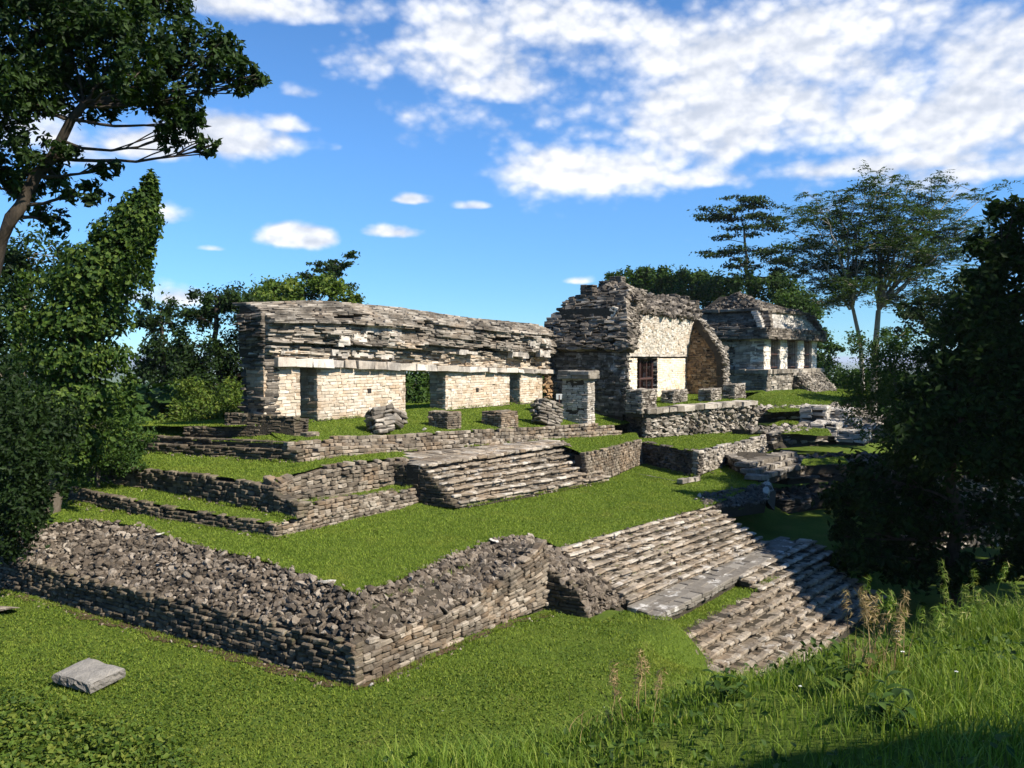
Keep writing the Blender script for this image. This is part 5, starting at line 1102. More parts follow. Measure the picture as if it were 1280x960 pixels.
BF = []
def big_left():
    k = 15; base = gpos(-120, 0, k)
    T = [base, dep(-75, 560, k), dep(-30, 400, k), dep(2, 300, k), dep(30, 250, k), dep(62, 190, k), dep(105, 130, k)]
    C = [(40, 40, 15, 90, 60), (150, 45, 15, 80, 50), (245, 72, 15, 60, 36), (298, 95, 15, 34, 22), (200, 125, 15, 60, 28), (100, 110, 15.5, 70, 36), (15, 120, 14.5, 60, 46), (232, 152, 15, 30, 22), (262, 182, 15, 14, 12), (212, 172, 15, 16, 20),
         (50, 200, 15, 50, 28), (15, 232, 15, 45, 22), (105, 240, 15, 36, 15), (132, 208, 15, 22, 12), (195, 5, 15.5, 42, 32), (-70, 60, 15, 80, 100), (60, -40, 15, 170, 50), (285, 62, 15, 22, 18), (322, 100, 15, 12, 10), (-40, 200, 15, 60, 40), (170, 95, 14, 45, 25), (60, 275, 16, 30, 18, .7)]
    tree('broadleaf_tree', 'tall dark broadleaf tree leaning in from the left edge against the sky', 'tree', base, T, .20, C, 40000, .155, 'leaf_dark', 'bark_dark', twigs=26, spread=.15, asp=.42)
big_left()
def vine_snag():
    k = 26; base = gpos(60, 0, k)
    pts = [(58, 640, 14), (78, 560, 14), (88, 470, 13), (110, 380, 11), (140, 320, 9), (168, 275, 7), (188, 245, 4)]
    T = [base]+[dep(x, y, k) for x, y, _ in pts]
    t = thing('vine_covered_trunk', 'leaning dead trunk wholly wrapped in bright hanging vines, left of the ruin', 'tree', base); a = Acc(); a.tube(interp(T, np.linspace(0, 1, 20)), np.linspace(.4, .08, 20), 10); a.build('trunk', 'bark', t, smooth_=True)
    la = Acc()
    ax = [(75, 560, 62), (80, 500, 72), (92, 450, 74), (98, 400, 66), (112, 360, 56), (128, 330, 46), (150, 300, 34), (165, 280, 30), (178, 262, 22), (190, 245, 11), (192, 238, 6)]
    ax = [(x+rng.normal(0, 3), y+dy, w*rng.uniform(.84, 1.12)) for x, y, w in ax for dy in (-8, 8)]
    for x, y, w in ax:
        n = int(w*24+30); cen = dep(x, y, k)
        q = nrm(rng.normal(size=(n, 3)))*(rng.uniform(.55, 1.0, (n, 1))+np.abs(rng.normal(0, .10, (n, 1)))); h = 19
        ph = vnoise(q[:, 0]*3+y, q[:, 1]*4+x, 3)[:, None]*.16
        P = cen+R*((q[:, :1]*(1+ph))*w*k/FPX)+np.array([0, 0, 1.])*(q[:, 1:2]*h*k/FPX)+nrm(F*[1, 1, 0])*(q[:, 2:]*w*.8*k/FPX)
        leaves(la, P, .17, .35, nrm(P-cen), 1.0, .8, .55, droop=.8)
    for x, y, l in ((172, 300, 30), (178, 305, 48), (184, 296, 55), (166, 310, 30), (150, 335, 40), (190, 280, 35), (196, 270, 28), (140, 345, 30), (120, 380, 40), (160, 330, 30), (165, 470, 60), (158, 440, 50), (150, 500, 60), (20, 380, 60), (30, 340, 40), (187, 300, 60)):
        n = int(l*3.4); u = rng.random(n)**1.3; P = np.array([dep(x+rng.normal(0, 3.0)*(1.2-uu), y+l*uu, k-1) for uu in u]); P += rng.normal(0, .06, P.shape); leaves(la, P, .15, .2, None, 0, .8, .8, droop=1)
    for i in range(7): P = None
    la.build('vine', 'leaf_vine', t)
vine_snag()
tree('dark_tree', 'dark round topped tree standing in shade behind the vine wrapped trunk at left edge', 'tree', gpos(20, 0, 30), [gpos(20, 0, 30), dep(25, 450, 30), dep(35, 330, 30)], .25, [(35, 315, 30, 48, 30), (5, 350, 30, 50, 40), (70, 345, 31, 24, 18), (30, 400, 30, 60, 50), (-10, 450, 29, 60, 60)], 9000, .22, 'leaf_dark', twigs=12, spread=.25)
tree('dark_shrub', 'largest dark shrub at the left edge beside the end of the rubble slope', 'shrub', gpos(5, 0, 22), None, .1, [(5, 560, 22, 62, 60), (40, 600, 22, 42, 45), (10, 640, 21.5, 50, 38), (-5, 500, 22, 60, 60), (55, 540, 23, 50, 45), (45, 640, 22, 25, 22), (0, 680, 21.5, 40, 30)], 11000, .17, 'leaf_dark', twigs=18, spread=.17, asp=.5, up=.2, tl=(0, .6))
tree('leafy_shrub', 'pale speckled shrub mass in front of the vine wrapped trunk', 'shrub', gpos(120, 0, 28), [gpos(120, 0, 28), dep(122, 560, 28)], .1, [(110, 530, 28, 56, 38), (70, 510, 28, 40, 35), (150, 545, 28, 42, 32), (120, 575, 28, 50, 30), (85, 570, 27.5, 36, 30), (160, 580, 28.5, 36, 18)], 12000, .13, 'leaf_mid', twigs=20, spread=.18, up=.3, tl=(0, .85))
for i, (x, y, k, rx, ry, lab) in enumerate(((196, 562, 33, 30, 26, 'bright sapling just left of the side kerb of the upper platform'), (165, 590, 30, 28, 16, 'low bright bush above the end of the second tier wall'), (222, 532, 35, 22, 28, 'slim bright sapling behind the stepped parapet, against the misty gap'), (254, 520, 36, 24, 22, 'bright leafed bush behind the low end of the parapet'), (285, 500, 37, 28, 22, 'bright bush nearest the dark end of the gallery'), (240, 495, 38, 18, 22, 'thin sapling standing in the misty gap between dark trees'))):
    tree('sapling', lab, 'shrub', gpos(x, 0, k), [gpos(x, 0, k), dep(x, y+ry*.4, k)], .05, [(x, y, k, rx, ry), (x-rx*.5, y+ry*.5, k, rx*.7, ry*.6), (x+rx*.5, y+ry*.4, k, rx*.6, ry*.6), (x, y-ry*.7, k, rx*.4, ry*.5)], 2600, .17, 'leaf_bright', group='saplings below the temple platform', twigs=12, spread=.3, asp=.45)
tree('jungle_tree', 'small round crowned dark tree standing alone in the gap left of the ruin', 'tree', gpos(200, 0, 50), [gpos(205, 0, 50), dep(205, 470, 50), dep(202, 400, 50)], .22, [(200, 385, 50, 26, 14), (185, 402, 50, 22, 12), (214, 402, 50, 22, 14), (203, 430, 50, 30, 18), (190, 460, 50, 32, 26), (215, 455, 50, 26, 22)], 5200, .3, 'leaf_dark', twigs=10, spread=.28)
tree('jungle_tree', 'big dark tree with bare lower limbs right against the shaded end of the gallery', 'tree', gpos(285, 0, 42), [gpos(282, 0, 42), dep(280, 480, 42), dep(270, 420, 42), dep(272, 370, 42)], .28, [(272, 372, 42, 38, 20), (250, 395, 42, 24, 20), (295, 385, 42, 32, 24), (245, 430, 42, 26, 22), (300, 425, 42, 26, 24), (270, 450, 42, 36, 22), (240, 470, 42, 30, 24), (295, 470, 42, 34, 24), (260, 490, 41, 34, 20)], 13000, .23, 'leaf_dark', 'bark_dark', twigs=11, spread=.25)
tree('jungle_tree', 'broad tree with light green leaves rising behind the left end of the gallery roof', 'tree', gpos(380, 0, 52), [gpos(380, 0, 52), dep(380, 400, 52)], .25, [(335, 368, 52, 30, 14), (370, 362, 52, 32, 14), (405, 366, 52, 34, 14), (435, 374, 52, 20, 10), (360, 380, 52, 60, 14), (345, 358, 52, 14, 8), (395, 356, 52, 14, 8)], 7500, .3, 'leaf_bright', twigs=12, spread=.32)
tree('jungle_tree', 'wispy flat topped dark tree poking up farthest behind the gallery', 'tree', gpos(410, 0, 66), [gpos(412, 0, 66), dep(412, 390, 66), dep(415, 345, 66)], .22, [(400, 345, 66, 24, 8), (425, 330, 66, 20, 7), (440, 318, 66, 13, 4), (415, 338, 66, 18, 8), (420, 356, 66, 26, 9), (395, 330, 66, 10, 4)], 2600, .32, 'leaf_dark', twigs=8, spread=.3, flat=.7)
tree('jungle_tree', 'dark green thicket tree seen through the open middle doorway of the gallery', 'tree', gpos(522, 0, 52), [gpos(522, 0, 52), dep(522, 500, 52)], .2, [(515, 480, 52, 26, 26), (530, 500, 51, 24, 22), (505, 505, 52, 22, 20), (540, 475, 52, 20, 22), (520, 455, 53, 30, 14)], 3800, .3, 'leaf_mid', twigs=10, spread=.3)
# trees behind the temples
tree('jungle_tree', 'wide dark tree mass directly behind the roof comb of the central temple', 'tree', gpos(820, 0, 100), [gpos(820, 0, 100), dep(820, 400, 100), dep(820, 370, 100)], .4, [(785, 350, 100, 24, 12), (815, 346, 100, 24, 11), (845, 352, 100, 26, 13), (870, 346, 100, 22, 12), (830, 366, 100, 60, 14), (795, 365, 100, 30, 12), (880, 365, 100, 26, 16), (800, 342, 100, 18, 8), (905, 362, 98, 24, 16), (855, 372, 98, 40, 16)], 19000, .5, 'leaf_mid', twigs=16, spread=.3, tl=(0, .8))
tree('jungle_tree', 'dark tree with drooping skirts just behind the small far temple', 'tree', gpos(990, 0, 88), [gpos(1000, 0, 88), dep(1000, 430, 88), dep(985, 370, 88)], .35, [(930, 352, 92, 26, 12), (965, 360, 90, 30, 16), (990, 375, 88, 26, 20), (1008, 400, 86, 16, 22), (1020, 430, 86, 16, 16), (1042, 437, 84, 12, 7), (1028, 455, 84, 16, 14), (1005, 385, 88, 24, 20), (985, 395, 88, 30, 24)], 14000, .42, 'leaf_mid', twigs=12, spread=.3)
tree('layered_tree', 'tree with flat layered dark clouds of leaves rising behind the small far temple', 'tree', gpos(935, 0, 92), [gpos(940, 0, 92), dep(938, 390, 92), dep(934, 340, 92), dep(930, 285, 92)], .3, [(900, 266, 92, 30, 7), (925, 272, 92, 30, 6), (948, 256, 92, 26, 8), (925, 250, 92, 20, 5), (962, 274, 92, 22, 7), (945, 288, 92, 36, 8), (885, 272, 92, 18, 5), (905, 296, 92, 16, 5), (900, 318, 92, 26, 5), (945, 312, 92, 40, 8), (975, 322, 92, 28, 9), (925, 330, 92, 26, 7), (985, 340, 91, 22, 10), (960, 350, 90, 42, 8)], 9500, .40, 'leaf_dark', twigs=9, spread=.5, flat=.6, up=1.0, rz=1.0)
def feather_tree():
    k = 70; base = gpos(1092, 0, k); t = thing('feathery_tree', 'tall feathery tree with pale forked limbs spreading a thin umbrella crown at right', 'tree', base)
    ta = Acc(); la = Acc(); fork = dep(1098, 388, k); tips = []
    ta.tube(interp([base, dep(1094, 440, k), fork], np.linspace(0, 1, 8)), np.linspace(.30, .20, 8), 9)
    f2 = dep(1066, 385, k); ta.tube(interp([gpos(1082, 0, k), dep(1076, 430, k), f2], np.linspace(0, 1, 8)), np.linspace(.20, .14, 8), 8)
    ends = [(fork, x, y) for x, y in ((1095, 232), (1115, 222), (1135, 230), (1150, 245), (1175, 232), (1200, 232), (1225, 250), (1240, 268), (1205, 285), (1180, 300), (1130, 262), (1110, 262), (1158, 275), (1190, 262), (1142, 300), (1085, 262), (1125, 372), (1150, 345), (1172, 325), (1200, 315), (1112, 320), (1130, 300), (1222, 290), (1165, 300))]+[(f2, x, y) for x, y in ((1000, 262), (1020, 250), (1045, 240), (1065, 248), (1080, 238), (990, 290), (1010, 310), (1035, 285), (1060, 290), (1080, 310), (1050, 335), (1002, 340), (1030, 350), (1085, 345), (1020, 378), (1048, 372), (1068, 358), (992, 315), (1075, 268), (1030, 262), (1055, 312))]
    for A, x, y in ends:
        kk = k+rng.normal(0, 3.0); E_ = dep(x, y, kk); m = A*.45+E_*.55+np.array([0, 0, -.1*np.linalg.norm(E_-A)])+nrm(R)*0; m = A+(E_-A)*np.array([.35, .35, .55])
        u = np.linspace(0, 1, 10)[:, None]; cv = A*(1-u)**2+2*m*u*(1-u)+E_*u**2; cv[1:-1] += rng.normal(0, .12, (8, 3)); ta.tube(cv, np.linspace(.10, .025, 10), 6)
        for s in range(9):
            i = rng.integers(5, 10); B = cv[i]; tip = B+np.array([*rng.normal(0, 1.4, 2), rng.normal(.35, .45)]); ta.tube(np.linspace(B, tip, 4), np.linspace(.03, .012, 4), 4); tips.append(tip)
            tips.append(B*.4+tip*.6)
        tips.append(E_)
    tips = np.array(tips)
    for p in tips:                                               # each tip carries a whorl of fronds of narrow leaflets
        nf = 7; dirs = nrm(np.concatenate([rng.normal(size=(nf, 2)), rng.normal(.25, .3, (nf, 1))], 1)); Ls = rng.uniform(.7, 1.45, nf)
        for d, L in zip(dirs, Ls):
            u = np.linspace(.2, 1, 5); P = p+d[None]*(L*u)[:, None]+np.array([0, 0, -.35])*(u**2)[:, None]*L; s = nrm(np.cross(d, [0, 0, 1])); 
            P = np.concatenate([P+s*.10, P-s*.10]); leaves(la, P, .34, 1.0, None, 0, .34, .35, tl=(.1, 1))
    ta.build('trunk', 'bark_pale', t, smooth_=True); la.build('crown', 'leaf_feather', t)
feather_tree()
tree('dark_tree', 'dense dark tree between the feathery tree and the great shaded tree at right edge', 'tree', gpos(1185, 0, 58), [gpos(1180, 0, 58), dep(1180, 450, 58), dep(1180, 380, 58)], .3, [(1190, 368, 58, 40, 14), (1160, 388, 58, 36, 14), (1212, 350, 58, 30, 12), (1135, 395, 58, 24, 9), (1200, 395, 58, 40, 20), (1165, 412, 58, 40, 18), (1225, 390, 58, 30, 30)], 8500, .32, 'leaf_dark', twigs=11, spread=.32)
tree('leafy_shrub', 'rounded sunlit bushy tree with tiny leaves right of the small far temple', 'tree', gpos(1120, 0, 34), [gpos(1125, 0, 34), dep(1120, 530, 34), dep(1118, 470, 34)], .16, [(1110, 440, 34, 40, 26), (1080, 470, 34, 34, 28), (1145, 452, 34, 40, 30), (1070, 500, 34, 22, 22), (1110, 490, 34, 44, 34), (1160, 490, 34, 44, 40), (1095, 525, 34, 36, 22), (1140, 535, 34, 44, 30), (1175, 530, 34, 40, 40), (1120, 560, 34, 22, 12), (1088, 428, 34, 30, 16), (1125, 420, 34, 28, 14)], 20000, .13, 'leaf_mid', 'bark', twigs=13, spread=.24, asp=.5)
for i, (x, y, k, rx, ry, lab) in enumerate(((1042, 476, 80, 22, 14, 'low green bush under the corner of the small far temple'), (1075, 480, 78, 24, 16, 'low dark bush on the skyline right of the small far temple'))):
    tree('dark_shrub', lab, 'shrub', gpos(x, 0, k), None, .1, [(x, y, k, rx, ry), (x-8, y+6, k, rx*.8, ry*.7), (x+9, y+5, k, rx*.7, ry*.8)], 2400, .32, 'leaf_mid', twigs=10, spread=.3)
def shaded_giant():
    k = 28; base = gpos(1197, 0, k+2); T = [base, dep(1197, 660, k+1), dep(1190, 580, k), dep(1215, 460, k), dep(1240, 360, k)]
    C = [(1268, 262, 28.0, 22, 20), (1245, 300, 28.0, 34, 22), (1285, 320, 28.0, 40, 40), (1232, 345, 28.0, 32, 24), (1262, 385, 28.0, 50, 40), (1215, 395, 28.0, 36, 30), (1200, 445, 28.0, 44, 36), (1255, 455, 28.0, 55, 45), (1180, 500, 28.0, 50, 40), (1240, 525, 28.0, 60, 50), (1150, 555, 28.0, 46, 32), (1200, 570, 28.0, 50, 34), (1265, 575, 28.0, 44, 34), (1110, 600, 30, 52, 26), (1160, 618, 30, 40, 26), (1075, 628, 30, 46, 22), (1110, 650, 30, 52, 26), (1150, 672, 30, 36, 24), (1055, 660, 30, 26, 14), (1090, 690, 30, 50, 24), (1140, 705, 30, 46, 24), (1195, 715, 29.0, 40, 20), (1240, 712, 29.0, 40, 16), (1290, 470, 28.0, 50, 120), (1300, 690, 29.0, 40, 30), (1220, 640, 29.0, 60, 40, .3), (1165, 650, 29.0, 30, 30, .3), (1260, 640, 29.0, 40, 40, .4)]
    tree('shaded_tree', 'great dark spreading tree at the right edge, nearly black in shade, with leaf colour darkened to match', 'tree', base, T, .27, C, 44000, .28, 'leaf_shade', 'bark_dark', twigs=13, spread=.26, asp=.5, tl=(0, .8))
shaded_giant()
# trees outside the picture on the right and behind, whose shade lies on the lower stairs and the near slope
def shade_trees():
    for i, (u, v, zc, rad, lab) in enumerate(((36.5, -8.5, 13.2, 5.0, 'tall leafy tree beyond the right edge shading the sunken court'), (46, -9, 14, 6, 'second tall tree beyond the right edge shading the collapsed walls'), (32, -9.5, 13, 4.0, 'young tree beyond the right edge shading the lowest steps'), (34, -12.5, 12, 5.0, 'bushy tree beyond the right edge shading the ground under the dark giant'), (34.5, -7.5, 14, 3.8, 'slender tree beyond the right edge shading the end of the middle stairs'), (56, -9, 13, 6.5, 'farthest tree beyond the right edge over the court'))):
        c = np.array([u, v, zc], float); b = c.copy(); b[2] = float(ground(u, v))
        t = thing('broadleaf_tree', lab, 'tree', b); a = Acc(); a.tube(interp([b, c*[1, 1, 0]+[0, 0, zc-rad*.5], c], np.linspace(0, 1, 8)), np.linspace(.35, .15, 8), 8); a.build('trunk', 'bark', t, smooth_=True)
        la = Acc(); n = 5200; q = nrm(rng.normal(size=(n, 3)))*(rng.random((n, 1))**.4)*rad*np.array([1, 1, .9]); q *= 1+.25*vnoise(q[:, 0]*.5, q[:, 1]*.5+q[:, 2]*.4, i)[:, None]
        leaves(la, c+q, .55, .8, nrm(q), .3, .7); la.build('crown', 'leaf_dark', t)
shade_trees()
def near_shade():
    Sv = np.array(S); g = EYEV+R*1.1+nrm(F*[1, 1, 0])*3.0; c = np.array([g[0], g[1], float(ground(g[0], g[1]))])+Sv*10; b = c+np.array([1.5, -2.5, 0]); b[2] = 4.6
    t = thing('broadleaf_tree', 'tree behind the viewer casting the round shadow on the near slope', 'tree', b); a = Acc(); a.tube(interp([b, b*[1, 1, 0]+[0, 0, c[2]-1.5], c], np.linspace(0, 1, 8)), np.linspace(.22, .08, 8), 8); a.build('trunk', 'bark', t, smooth_=True)
    la = Acc(); n = 1500
    for r_, d_, rd in ((2.2, 4.45, .55), (1.2, 4.15, .6), (3.0, 4.3, .55), (.3, 4.1, .6), (3.8, 4.0, .6), (-.4, 3.8, .5), (2.0, 3.3, .9), (.6, 3.2, .9), (3.4, 3.1, .9)):
        g = EYEV+R*r_+nrm(F*[1, 1, 0])*d_; g[2] = float(ground(g[0], g[1])); q = nrm(rng.normal(size=(n, 3)))*(rng.random((n, 1))**.4)*rd; leaves(la, g+Sv*10+q, .2, .8, nrm(q), .3, .7)
    la.build('crown', 'leaf_dark', t)
near_shade()

# far woods on the falling slopes and on the plain
def far_forest():
    a = Acc(); n = 3400; d = 46*np.exp(rng.random(n)*2.9); th = rng.uniform(-.62, .62, n)
    P = np.stack([d*np.cos(TH-th), d*np.sin(TH-th)], 1); g = ground(P[:, 0], P[:, 1]); q = np.maximum(P[:, 1]-31, (P[:, 0]-92)*1.2); s = q > 7
    P, g, d = P[s], g[s], d[s]
    for i in range(len(P)):
        rad = rng.uniform(2.2, 4.5)*(1+d[i]/400); m = int(70*min(1.0, 110/d[i])+26); v = nrm(rng.normal(size=(m, 3))); v[:, 2] = np.abs(v[:, 2]); h = min(rng.uniform(3, 8), EYE-2.5-g[i])
        lo = rng.uniform(0, .4); leaves(a, np.array([P[i, 0], P[i, 1], g[i]+max(0, h-rad*.6)])+v*rad*np.array([1, 1, .85]), .5+d[i]*.0065, .5, v, 1.2, .8, .35, tl=(lo, lo+.6))
    o = a.build('distant_forest', 'leaf_mid', org=(0, 0, 0)); tag(o, 'hazy green forest canopy on the slopes below and behind the ruins', 'forest', kind='stuff')
far_forest()

# ------------------------------------------------------------------ grass
def blades(acc, P, h, w, lean=.5, tl=(0, 1)):
    k = len(P); az = rng.random(k)*2*np.pi; d = np.stack([np.cos(az), np.sin(az), np.zeros(k)], 1); ln = rng.normal(0, lean, (k, 2)); hh = h*rng.uniform(.5, 1.3, k)
    tip = P+np.concatenate([ln*hh[:, None], hh[:, None]], 1); ww = (w*rng.uniform(.7, 1.3, k))[:, None]
    col = np.stack([np.repeat(np.clip(rng.uniform(tl[0], tl[1], k), 0, 1), 3), np.repeat(rng.random(k), 3)], 1)
    acc.add(np.stack([P-d*ww/2, P+d*ww/2, tip], 1).reshape(-1, 3), None, np.arange(3*k).reshape(-1, 3), col)
def visible(P, m=30):
    q = P-EYEV; kz = q@F; x = q@R/np.maximum(kz, .01)*FPX+640; y = 480-q@U/np.maximum(kz, .01)*FPX
    return (kz > .5) & (x > -m) & (x < 1280+m) & (y < 960+m*2)
def terrace_grass():
    a = Acc()
    for P in LAWNS:
        A, B, C_, D = P[:-1, :-1], P[:-1, 1:], P[1:, 1:], P[1:, :-1]; ar = np.linalg.norm(np.cross(B-A, D-A), axis=-1).ravel()
        cen = ((A+B+C_+D)/4).reshape(-1, 3); dist = np.linalg.norm(cen-EYEV, axis=1); dens = np.clip(1500*(16/dist)**1.5, 120, 1500)
        cnt = rng.poisson(ar*dens); idx = np.repeat(np.arange(len(ar)), cnt); s, t = rng.random((2, len(idx), 1))
        f = lambda X: X.reshape(-1, 3)[idx]; Q = f(A)*(1-s)*(1-t)+f(B)*s*(1-t)+f(C_)*s*t+f(D)*(1-s)*t; Q = Q[visible(Q)]
        dd = np.linalg.norm(Q-EYEV, axis=1); blades(a, Q, .042*(dd/18)**.3, .016*(dd/16)**.75, .6)
    o = a.build('terrace_grass', 'blade', org=(0, 0, 0)); tag(o, 'short mown grass covering the terraces of the ruin', 'grass', kind='stuff')
terrace_grass()
def inside_platform(u, v):
    return ((u > 12.15) & (v > 11.0)) | ((u > 18.9) & (v > 9.0)) | ((u > 20.2) & (v > 8.6-.12*(u-20.4)))
def scatter(n, r0, r1, d0, d1, pw=1.0):
    d = d0+(d1-d0)*rng.random(n)**pw; r = rng.uniform(r0, r1, n); u = d*math.cos(TH)+r*math.sin(TH); v = d*math.sin(TH)-r*math.cos(TH); P = np.stack([u, v, ground(u, v)], 1); return P, r, d
def lower_grass():
    a = Acc(); P, r, d = scatter(620000, -16, 16, 9, 27, 1.2); s = visible(P) & ~inside_platform(P[:, 0], P[:, 1]) & (P[:, 2] < 1.2) & ~((P[:, 0] > 20.3) & (P[:, 2] < -.8)); P = P[s]
    pt = vnoise(P[:, 0]*.35, P[:, 1]*.35, 21); dd = np.linalg.norm(P-EYEV, axis=1); keep = rng.random(len(P)) < .75+.25*pt; P = P[keep]; dd = dd[keep]
    P[:, 2] += .07*sst(P[:, 0], 16, 17.5)*sst(P[:, 1], 8, 7)
    blades(a, P, .052*(1+.35*vnoise(P[:, 0]*1.3, P[:, 1]*1.3, 4)), .014*(dd/14)**.8, .6)
    o = a.build('lawn_grass', 'blade', org=(0, 0, 0)); tag(o, 'short green grass on the lower lawn round the retaining wall', 'grass', kind='stuff')
    a = Acc(); P, r, d = scatter(420000, -16, 3, 11, 24, 1.3); s = visible(P) & ~inside_platform(P[:, 0], P[:, 1]) & (P[:, 2] < .5); P = P[s]
    px = (P-EYEV)@R/((P-EYEV)@F)*FPX+640; py = 480-(P-EYEV)@U/((P-EYEV)@F)*FPX; w = sst(py, 730, 960)*sst(-px, -520, -60); keep = rng.random(len(P)) < (.17+.3*w)*(.6+.4*vnoise(P[:, 0]*.9, P[:, 1]*.9, 31)); P = P[keep]
    P[:, 2] += rng.uniform(.01, .07, len(P)); leaves(a, P, .055, 1.0, None, 0, .75, .7)
    o = a.build('ground_cover', 'leaf_bright', org=(0, 0, 0)); tag(o, 'small leafy weeds mixed into the lower lawn', 'ground cover', kind='stuff')
lower_grass()
def curved_blades(acc, P, h, w, lean=.35, tl=(0, 1), seg=4, mat=None):
    k = len(P); az = rng.random(k)*2*np.pi; s = np.stack([np.cos(az), np.sin(az), np.zeros(k)], 1); la = rng.random(k)*2*np.pi; b = np.stack([np.cos(la), np.sin(la), np.zeros(k)], 1)*np.abs(rng.normal(0, lean, k))[:, None]
    hh = (h*rng.uniform(.55, 1.3, k))[:, None] if np.isscalar(h) else (h*rng.uniform(.6, 1.2, k))[:, None]; L = []
    for i in range(seg):
        f = i/seg; c = P+np.array([0, 0, 1.])*hh*(f-.22*f*f)+b*hh*f*f*1.1; ww = w*(1-f**1.5)*.5; L += [c-s*ww, c+s*ww]
    L.append(P+np.array([0, 0, 1.])*hh*.78+b*hh*1.1); V = np.stack(L, 1); nv = 2*seg+1; o = np.arange(k)[:, None, None]*nv
    q = np.array([[2*i, 2*i+1, 2*i+3, 2*i+2] for i in range(seg-1)])[None]+o; t = np.array([[2*seg-2, 2*seg-1, 2*seg]])[None]+o
    col = np.stack([np.repeat(np.clip(rng.uniform(tl[0], tl[1], k), 0, 1), nv), np.repeat(rng.random(k), nv)], 1); acc.add(V.reshape(-1, 3), q.reshape(-1, 4), t.reshape(-1, 3), col)
def hill_mask(P, r, d):
    g = P[:, 2]; return visible(P, 120) & (g > .55) & ~inside_platform(P[:, 0], P[:, 1])
def hill_grass():
    a = Acc(); P, r, d = scatter(150000, -4, 9, 1.4, 14, 1.0); s = hill_mask(P, r, d); P, r, d = P[s], r[s], d[s]
    n1 = vnoise(P[:, 0]*.6, P[:, 1]*.6, 41); h = .17+.10*n1+.13*sst(d, 6, 9)*sst(r, 2, 4.5); keep = rng.random(len(P)) < .72+.3*n1
    curved_blades(a, P[keep], np.maximum(h[keep], .07), .009, .55, (0, .9)); 
    o = a.build('tall_grass', 'tall', org=(0, 0, 0)); tag(o, 'lush uncut grass on the near slope in the right foreground', 'grass', kind='stuff')
    a = Acc(); P, r, d = scatter(90000, -4, 9, 1.4, 13, 1.0); s = hill_mask(P, r, d); P, r, d = P[s], r[s], d[s]; n1 = vnoise(P[:, 0]*.9, P[:, 1]*.9, 51); keep = rng.random(len(P)) < .27+.38*n1-.2*sst(r, 2.5, 5); P = P[keep]
    P[:, 2] += rng.uniform(.02, .16, len(P)); leaves(a, P, .065, 1.0, None, 0, .6, .7); o = a.build('slope_weeds', 'leaf_vine', org=(0, 0, 0)); tag(o, 'broad leafed weeds growing through the grass of the near slope', 'ground cover', kind='stuff')
hill_grass()
def at_hill(x, y):
    """where the line of sight meets the ground"""
    d = ray(x, y); t = np.linspace(1, 60, 6000); P = EYEV+d*t[:, None]; g = ground(P[:, 0], P[:, 1]); i = np.argmax(P[:, 2] < g); return np.array([P[i, 0], P[i, 1], g[i]])
def seed_grass(label, x, y, n, h, spread=.12, mat='straw'):
    p = at_hill(x, y); t = thing('seeding_grass', label, 'grass clump', p, 'tall seeding grasses on the near slope'); a = Acc(); b = Acc()
    for i in range(n):
        q = p+np.array([*rng.normal(0, spread, 2), 0]); ln = rng.normal(0, .14, 2); H = h*rng.uniform(.7, 1.1); u = np.linspace(0, 1, 8)[:, None]; c = q+np.array([0, 0, H])*u+np.array([*ln, 0])*H*u**2; a.tube(c, np.linspace(.004, .0018, 8), 4, rng.random())
        m = 46; s = rng.uniform(.62, 1.0, m); P = np.stack([np.interp(s, u[:, 0], c[:, j]) for j in range(3)], 1); dirs = nrm(np.concatenate([rng.normal(size=(m, 2)), rng.uniform(.3, 1.6, (m, 1))], 1))
        leaves(b, P+dirs*.035, .085, .0, dirs, 2.0, .10, .4)
    curved_blades(b, p+np.concatenate([rng.normal(0, spread, (40, 2)), np.zeros((40, 1))], 1), h*.5, .008, .5); a.build('stalk', mat, t); b.build('seed_head', mat, t)
seed_grass('tallest straw coloured clump of seeding grass at the crest of the near slope', 1100, 838, 8, .62, .12)
seed_grass('thin straw stalk with a fluffy head just left of the tallest seeding clump', 1082, 842, 4, .60, .06)
seed_grass('sparse reddish seeding stalks standing over the lawn at the centre bottom', 785, 905, 6, .42, .3)
seed_grass('fine seeding stalks at the right edge of the near slope crest', 1245, 790, 16, .5, .35, 'tall')
seed_grass('fine green seeding stalks against the shade, right of the straw clump', 1175, 815, 16, .42, .3, 'tall')
def weed(label, x, y, n, L, mat='leaf_bright', h=.3):
    p = at_hill(x, y); t = thing('leafy_weed', label, 'plant', p, 'broad leaved weeds on the near slope'); a = Acc(); b = Acc()
    for i in range(n):
        q = p+np.array([*rng.normal(0, .012, 2), -.02]); tip = q+np.array([*rng.normal(0, .13, 2), h*rng.uniform(.6, 1.1)]); a.tube(np.linspace(q, tip, 5), np.linspace(.006, .003, 5), 5)
        for s in np.linspace(.35, 1, 6):
            c = q+(tip-q)*s; dr = nrm(np.array([*rng.normal(size=2), rng.uniform(.1, .8)])); l = L*rng.uniform(.7, 1.2); sd = nrm(np.cross(dr, [0, 0, 1])); nn = np.cross(sd, dr); u = np.linspace(0, 1, 6); mid = c+dr[None]*(u*l)[:, None]-np.array([0, 0, .35])*(u**2*l)[:, None]; w = l*.22*np.sin(np.pi*np.clip(u*.92+.04, 0, 1))
            G3 = np.stack([mid-sd*w[:, None]+nn*w[:, None]*.35, mid, mid+sd*w[:, None]+nn*w[:, None]*.35], 1); b.grid(G3)
    a.build('stem', mat, t); b.build('leaf', mat, t, smooth_=True)
weed('bright broad leaved weed standing at the shaded foot of the lowest steps', 1062, 862, 7, .12)
weed('low broad leaved weed in front of the broken edge of the lowest steps', 905, 872, 5, .11, 'leaf_mid', .18)
weed('broad leaved weed in the middle of the near slope', 1105, 905, 4, .15, 'leaf_mid', .2)
